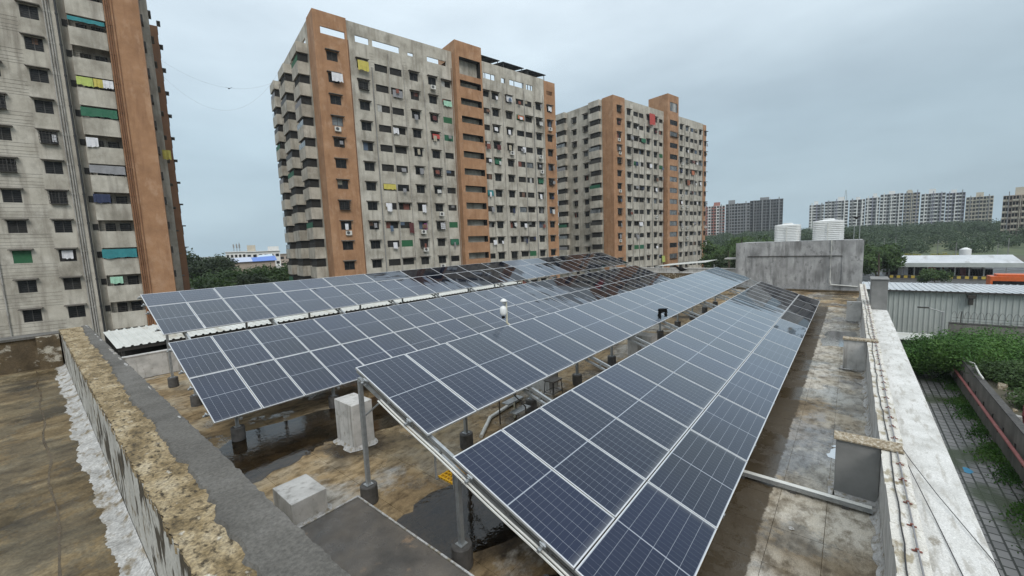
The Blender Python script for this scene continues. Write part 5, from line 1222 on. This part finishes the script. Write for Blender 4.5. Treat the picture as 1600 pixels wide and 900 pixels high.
b = MB(); b.box(.1, 9, y0, y1, 0, 5.15); b.build('core', greyplain, t)
b = MB(); b.box(-.5, -.06, 11.5, 11.75, 4.35, 5.2); b.box(-.62, -.1, 11.4, 11.85, 4.95, 5.25); b.build('flood_lamp', rail_m, t)
# street lamp
lampg = plain('lamp_post_grey', (.33, .34, .34), .5)
p = at_dist(1474, 487, 45.5); t = thing('street_lamp', 'slim grey street lamp with one arm before the corrugated shed', 'lamp', (p[0], p[1], GZ))
hh = p[2]-GZ
b = MB(); b.tube([(0, 0, 0), (0, 0, hh)], .11, 8, r2=.08); b.build('pole', lampg, t)
b = MB(); b.tube([(0, 0, hh-.05), (-.1, .8, hh+.25)], .045, 6); b.build('arm', lampg, t)
b = MB(); b.box(-.2, 0.0, .8, 1.45, hh+.22, hh+.32); b.build('lamp_head', rail_m, t)
# bus platform
px0 = 128.0
pl = thing('bus_platform', 'long bus platform under pale sheet canopy with striped kerb', 'platform', (px0, -14, GZ))
a0 = at_x(1366, 414, px0); a1 = at_x(1598, 418, px0); ztop = a0[2]-GZ; ya, yb = a0[1]+14, a1[1]+14
kerb_m = bpy.data.materials.new('striped_kerb_paint'); kerb_m.use_nodes = True
nn = kerb_m.node_tree.nodes; ll = kerb_m.node_tree.links
g_ = nn.new('ShaderNodeNewGeometry'); sp = nn.new('ShaderNodeSeparateXYZ'); ll.new(g_.outputs['Position'], sp.inputs[0]); m1 = nn.new('ShaderNodeMath'); m1.operation = 'MULTIPLY'; m1.inputs[1].default_value = .85; ll.new(sp.outputs['Y'], m1.inputs[0]); m2 = nn.new('ShaderNodeMath'); m2.operation = 'FRACT'; ll.new(m1.outputs[0], m2.inputs[0]); m3 = nn.new('ShaderNodeMath'); m3.operation = 'GREATER_THAN'; m3.inputs[1].default_value = .5; ll.new(m2.outputs[0], m3.inputs[0])
mm = nn.new('ShaderNodeMix'); mm.data_type = 'RGBA'; ll.new(m3.outputs[0], mm.inputs[0]); mm.inputs[6].default_value = (.03, .03, .028, 1); mm.inputs[7].default_value = (.55, .40, .06, 1); ll.new(mm.outputs[2], nn['Principled BSDF'].inputs['Base Color'])
pa = at_x(1385, 430, px0)[1]+14; pb = at_x(1545, 436, px0)[1]+14
b = MB(); b.box(0, 6, pb, pa, 0, .55); b.build('deck', greyplain, pl)
b = MB(); b.box(-.12, -.002, pb, pa, .0, .56); b.build('kerb', kerb_m, pl)
zt = at_x(1480, 403, px0)[2]-GZ; zf = at_x(1480, 417, px0)[2]-GZ
b = MB(); b.v = [(-1, ya, zf+.9), (-1, yb, zf+.9), (3, yb+.9, zt+.45), (3, ya-.9, zt+.45), (8, ya, zf+.9), (8, yb, zf+.9)]; b.f = [(0, 1, 2, 3), (3, 2, 5, 4), (0, 3, 4), (1, 5, 2)]; b.m = [0]*4
b.build('canopy_roof', corr_roof, pl)
b = MB(); b.box(-1.05, -.95, yb, ya, zf+.02, zf+.92); b.box(-.94, 7.9, ya-.1, ya, zf+.02, zf+.9); b.box(-.94, 7.9, yb, yb+.1, zf+.02, zf+.9); b.build('fascia', corr_wall, pl)
for i in range(8):
    y = pb+.5+(pa-pb-1)*i/7
    b = MB(); b.box(1.4, 1.6, y-.1, y+.1, .55, zf+.8); b.build('column', pvc, pl)
for px_, w, mt in ((1385, 1.5, CLO['white']), (1393, 2.0, plain('dark_red_panel', (.12, .02, .02), .6)), (1401, 2.2, CLO['white']), (1420, 1.8, CLO['white']), (1432, 3, dark_in), (1461, 2.5, CLO['red']), (1470, 2, CLO['white']), (1488, 1.9, CLO['white']), (1498, 3.4, plain('maroon_panel', (.10, .015, .018), .6)), (1519, 2.2, CLO['white']), (1531, 3.2, dark_in), (1540, 1.4, CLO['white'])):
    y = at_x(px_, 425, px0+3)[1]+14
    b = MB(); b.box(1.7, 2.4, y-w/2, y+w/2, .551, random.uniform(1.9, 2.5)); b.build('cabinet', mt, pl)
b = MB(); b.box(4.5, 4.7, pb, pa, .551, zf+.6); b.build('back_partition', plain('dark_maroon_board', (.16, .035, .03), .7), pl)
p = at_x(1508, 398, px0+16); b = MB().lathe([(1.0, 0), (1.0, 1.3), (.4, 1.6), (.3, 1.7)], 16)
t = thing('roof_tank', 'small white tank on stand beyond bus platform roof', 'tank', (p[0], p[1], GZ)); b.build('tank_body', tank_m, t, (0, 0, p[2]-GZ))
b = MB(); b.box(-.9, .9, -.9, .9, 0, p[2]-GZ-.01); b.build('stand', greyplain, t)
# bus
p = at_x(1543, 447, 100); bus = thing('bus', 'orange city bus standing behind the corrugated shed', 'bus', (p[0], p[1]-6, GZ))
om = plain('orange_bus_paint', (.62, .13, .03), .35)
b = MB(); b.box(-1.25, 1.25, -6, 6, .35, 1.25); b.box(-1.25, 1.25, -6, 6, 2.35, 3.1); b.box(-1.25, 1.25, 5.7, 6, 1.25, 2.35); b.box(-1.25, 1.25, -6, -5.7, 1.25, 2.35); b.build('body', om, bus, bevel=.05)
b = MB(); b.box(-1.0, 1.0, 1.0, 5.3, 3.1, 3.45); b.build('roof_unit', om, bus, bevel=.12)
for i in range(6):
    for x in (-1.255, 1.225):
        b = MB(); b.box(x, x+.03, -5.6+i*1.89, -3.85+i*1.89, 1.27, 2.33); b.build('window', glass_d, bus)
b = MB(); b.box(-1.1, 1.1, -5.6, 5.6, 1.3, 1.4); b.build('interior', dark_in, bus)
for y in (-3.8, 3.6):
    for x in (-1.26, .98):
        b = MB(); b.tube([(x, y, .5), (x+.28, y, .5)], .5, 16); w = b.build('wheel', rail_m, bus)
# person on the platform
def person(label, loc, hgt, rz, top_m, leg_m):
    t = thing('person', label, 'person', loc, rz)
    V = [(0, 0, .95), (0, 0, 1.2), (0, 0, 1.42), (0, 0, 1.5), (0, 0, 1.62), (0, .09, .9), (.03, .10, .5), (0, .11, .06), (.14, .12, .03), (0, -.09, .9), (-.03, -.10, .5), (-.02, -.11, .06), (.12, -.12, .03), (0, .19, 1.40), (.02, .25, 1.12), (.1, .24, .86), (0, -.19, 1.40), (.02, -.25, 1.12), (.1, -.24, .86), (0, 0, 1.72)]
    Ed = [(0, 1), (1, 2), (2, 3), (3, 4), (4, 19), (0, 5), (5, 6), (6, 7), (7, 8), (0, 9), (9, 10), (10, 11), (11, 12), (2, 13), (13, 14), (14, 15), (2, 16), (16, 17), (17, 18)]
    Rr = [.14, .14, .15, .06, .1, .09, .065, .045, .035, .09, .065, .045, .035, .07, .05, .04, .07, .05, .04, .07]
    me = bpy.data.meshes.new('body'); me.from_pydata([(x*hgt/1.78, y*hgt/1.78, z*hgt/1.78) for x, y, z in V], Ed, []); o = link(me, 'body', t)
    o.modifiers.new('skin', 'SKIN'); o.modifiers.new('sub', 'SUBSURF').levels = 1
    for i, q in enumerate(Rr): me.skin_vertices[0].data[i].radius = (q, q)
    me.skin_vertices[0].data[0].use_root = True; me.materials.append(top_m)
    b = MB().lathe([(.02, 1.57), (.1, 1.6), (.108, 1.68), (.08, 1.77), (.01, 1.8)], 10); b.build('hair', darkw, t)
    return t
p = at_x(1478, 430, px0-.0); person('person in dark clothes standing on the bus platform', (px0+.6, p[1], GZ+.55), 1.65, rad(170), plain('dark_clothes', (.02, .02, .025), .9), None)
# poles in the yard
for i, (px_, py, D) in enumerate(((1382, 372, 180), (1400, 370, 210), (1466, 375, 230), (1495, 378, 160), (1577, 372, 150), (1560, 380, 200))):
    p = at_dist(px_, py, D); b = MB(); z0 = hill_h(p[0], p[1]) if p[0] > 150 else GZ
    b.tube([(0, 0, 0), (0, 0, p[2]-z0)], .11, 6, r2=.07); tag(b.build('yard_pole', greyplain, None, (p[0], p[1], z0)), f'thin grey pole beyond the bus yard, {ORD[i] if i else "first"} from the tank room', 'pole', 'thin poles beyond the bus yard')

# ------------------------------------------------------------------ far buildings
fw = {k: plain('far_'+k, c, .9) for k, c in {'white': (.74, .74, .72), 'grey': (.23, .235, .24), 'dgrey': (.13, .135, .14), 'cream': (.52, .47, .38), 'red': (.33, .13, .10), 'beige': (.40, .33, .27), 'lilac': (.26, .26, .32), 'pale': (.40, .41, .42)}.items()}
def far_tower(label, xl, xr, ytop, ybase, D, body, trim, stripes, nb, ang=None, bal=True):
    p0 = at_dist(xl, ytop, D); p1 = at_dist(xr, ytop, D); base = at_dist((xl+xr)/2, ybase, D)[2]-8
    W = math.hypot(p1[0]-p0[0], p1[1]-p0[1]); c = (p0+p1)/2; top = c[2]; az = math.atan2(p1[1]-p0[1], p1[0]-p0[0])
    t = thing('far_apartment_block', label, 'building', (c[0], c[1], base), az, 'far apartment blocks on the hill'); Hh = top-base
    nf = max(4, int(round((Hh)/3.0))); fh = Hh/nf; dp = 16
    bw_ = W/nb; b = MB(); holes = []; bb = MB(); st_ = MB()
    for k in range(nf):
        for j in range(nb):
            x0 = -W/2+j*bw_; holes.append((x0+bw_*.12, x0+bw_*.88, k*fh+.75, k*fh+fh-.3))
            if bal and (j+1) % 3 != 0: bb.box(x0+bw_*.08, x0+bw_*.92, -1.15, -.02, k*fh+.02, k*fh+.95)
    wall_holes(b, (0, 0, 0), (1, 0, 0), (0, 1, 0), -W/2, W/2, 0, Hh, holes, .8, 0, 0)
    b.box(-W/2, W/2, .85, dp, 0, Hh-.02, 1)
    for sx in (-1, 1): b.quad((sx*W/2, 0, 0), (sx*W/2, dp, 0), (sx*W/2, dp, Hh), (sx*W/2, 0, Hh), 0)
    b.quad((-W/2, 0, Hh), (W/2, 0, Hh), (W/2, dp, Hh), (-W/2, dp, Hh), 0)
    b.build('wall', [fw[body], dark_in], t)
    if bb.v: stuff(bb.build('balconies', fw[trim], t))
    for j in range(stripes):
        x = -W/2+W*(j+.5)/stripes; s = MB(); s.box(x-bw_*.14, x+bw_*.14, -1.5, -.03, 0, Hh+random.uniform(.3, 2.2)); s.build('pier', fw[random.choice([trim, 'lilac', 'grey'])] if body != 'dgrey' else fw['grey'], t)
    s = MB(); q = random.uniform(-.25, .2)*W; s.box(q-W*.14, q+W*.14, 2, 9, Hh+.01, Hh+random.uniform(2.5, 4)); s.build('roof_room', fw[trim], t)
    return t
far_tower('white far block with red bands, left of the dark unfinished blocks', 1098, 1133, 322, 378, 470, 'white', 'red', 3, 8)
far_tower('grey unfinished far block right beside the red banded block', 1134, 1172, 318, 376, 480, 'grey', 'grey', 3, 8, bal=False)
far_tower('darkest unfinished far block, tallest of the left cluster', 1172, 1224, 312, 374, 490, 'dgrey', 'grey', 4, 10, bal=False)
for (xl, xr, yt, yb_, body, trim, lab) in ((1265, 1288, 320, 362, 'pale', 'white', 'leftmost slim pale far block above the right tank'), (1289, 1326, 314, 361, 'pale', 'white', 'second pale far block, below the lattice mast'), (1328, 1352, 312, 360, 'grey', 'white', 'grey far block right of the lattice mast'), (1353, 1375, 309, 358, 'pale', 'white', 'pale far block at left middle of hilltop row'),
                                           (1376, 1412, 303, 357, 'pale', 'white', 'broad pale far block near centre of hilltop row'), (1413, 1438, 301, 355, 'pale', 'cream', 'tallest cream trimmed far block in hilltop row'), (1440, 1478, 302, 354, 'pale', 'white', 'broad pale far block right of hilltop row centre'), (1479, 1509, 301, 353, 'lilac', 'white', 'lilac grey far block before the cream block'), (1510, 1553, 307, 351, 'cream', 'cream', 'cream far block at right end of hilltop row'), (1568, 1625, 304, 362, 'beige', 'cream', 'beige brown far block cut by right frame edge')):
    far_tower(lab, xl, xr, yt, yb_, 520 if xl < 1560 else 330, body, trim, 3, max(4, int((xr-xl)/5)))
p = at_dist(1322, 297, 640); t = thing('lattice_mast', 'thin lattice mast rising behind hilltop blocks', 'mast', (p[0], p[1], p[2]-45))
b = MB()
for sx, sy in ((-1, -1), (1, -1), (1, 1), (-1, 1)): b.tube([(sx*3, sy*3, 0), (sx*.4, sy*.4, 45)], .25, 4)
for k in range(9):
    f = 3-2.6*k/9; g_ = 3-2.6*(k+1)/9
    for sy in (-1, 1): b.tube([(-f, sy*f, k*5), (g_, sy*g_, k*5+5)], .14, 3); b.tube([(f, sy*f, k*5), (-g_, sy*g_, k*5+5)], .14, 3)
b.build('lattice', greyplain, t)
# white house and low roofs between the left and the middle tower
def low_house(label, xl, xr, ytop, D, mt, wins, depth=12, nfl=2):
    p0 = at_dist(xl, ytop, D); p1 = at_dist(xr, ytop, D); c = (p0+p1)/2; W = math.hypot(*(p1-p0)[:2]); az = math.atan2(p1[1]-p0[1], p1[0]-p0[0]); Hh = c[2]-GZ
    t = thing('distant_house', label, 'building', (c[0], c[1], GZ), az, 'houses between the towers')
    holes = []
    for k in range(nfl):
        for j in range(wins): x = -W/2+W*(j+.5)/wins; holes.append((x-W*.3/wins, x+W*.3/wins, Hh-2.6-k*3.2, Hh-1.4-k*3.2))
    b = MB(); wall_holes(b, (0, 0, 0), (1, 0, 0), (0, 1, 0), -W/2, W/2, 0, Hh, holes, .3); b.box(-W/2, W/2, .35, depth, 0, Hh-.4, 0)
    for sx in (-1, 1): b.quad((sx*W/2, 0, 0), (sx*W/2, depth, 0), (sx*W/2, depth, Hh), (sx*W/2, 0, Hh), 0)
    b.build('wall', mt, t)
    for h_ in holes:
        q = MB(); q.box(h_[0], h_[1], .2, .25, h_[2], h_[3]); q.build('window', glass_d, t)
    q = MB(); q.box(-W/2-.3, W/2+.3, -.6, -.02, Hh-.25, Hh-.05); q.build('roof_edge', mt, t)
    return t, W, Hh
low_house('long white house with dark strip windows behind the trees', 352, 384, 393, 215, fw['white'], 5)
t, W, Hh = low_house('white house with rooftop room and square windows', 384, 437, 392, 205, fw['white'], 6)
b = MB(); b.box(-W*.46, -W*.22, 2, 7, Hh+.01, Hh+2.6); b.build('roof_room', fw['cream'], t)
b = MB(); b.box(W*.15, W*.48, 1, 7, Hh+.01, Hh+1.8); b.build('roof_room', fw['white'], t)
low_house('brown low house at left of middle tower', 436, 470, 396, 230, fw['beige'], 4)
for i, (xl, xr, yy_, D, c, lab) in enumerate(((356, 392, 410, 150, (.45, .5, .62), 'pale blue patched low roof below the white houses'), (392, 430, 408, 150, (.10, .2, .55), 'bright blue tarpaulin low roof below the white houses'), (404, 425, 404, 165, (.5, .6, .68), 'light blue sheet roof below rooftop room'))):
    p0 = at_dist(xl, yy_, D); p1 = at_dist(xr, yy_, D); c0 = (p0+p1)/2; W = math.hypot(*(p1-p0)[:2]); az = math.atan2(p1[1]-p0[1], p1[0]-p0[0])
    t = thing('low_hut', lab, 'hut', (c0[0], c0[1], GZ), az, 'low huts between the towers')
    b = MB(); b.box(-W/2, W/2, 0, 10, 0, c0[2]-GZ); b.build('wall', fw['beige'], t)
    b = MB(); b.v = [(-W/2-.5, -.6, c0[2]-GZ+.05), (W/2+.5, -.6, c0[2]-GZ+.15), (W/2+.3, 10, c0[2]-GZ+1.5), (-W/2, 10, c0[2]-GZ+1.2)]; b.f = [(0, 1, 2, 3)]; b.m = [0]
    o = b.build('roof_sheet', plain(f'roof_blue_{i}', c, .6), t); s = o.modifiers.new('s', 'SOLIDIFY'); s.thickness = .1
p = at_dist(369, 379, 225); t = thing('phone_mast', 'short clustered antenna mast on the long white house', 'mast', (p[0], p[1], p[2]-5))
b = MB()
for dx in (-1.2, 0, 1.1):
    b.tube([(dx, 0, -3), (dx, 0, 4.5+dx*.4)], .12, 4); b.box(dx-.25, dx+.25, -.2, .2, 2.5, 4.2)
b.build('antenna', greyplain, t)

# ------------------------------------------------------------------ humid air
hz = bpy.data.materials.new('humid_air'); hz.use_nodes = True; nn = hz.node_tree.nodes; nn.remove(nn['Principled BSDF'])
pv = nn.new('ShaderNodeVolumePrincipled'); pv.inputs['Color'].default_value = (.86, .92, .97, 1); pv.inputs['Density'].default_value = .00028; pv.inputs['Anisotropy'].default_value = .2
hz.node_tree.links.new(pv.outputs[0], nn['Material Output'].inputs['Volume'])
USE_HAZE = True
if USE_HAZE:
    b = MB(); b.box(-60, 760, -360, 620, GZ-2, 60); stuff(b.build('haze', hz), 'pale humid air over the whole place', 'haze')
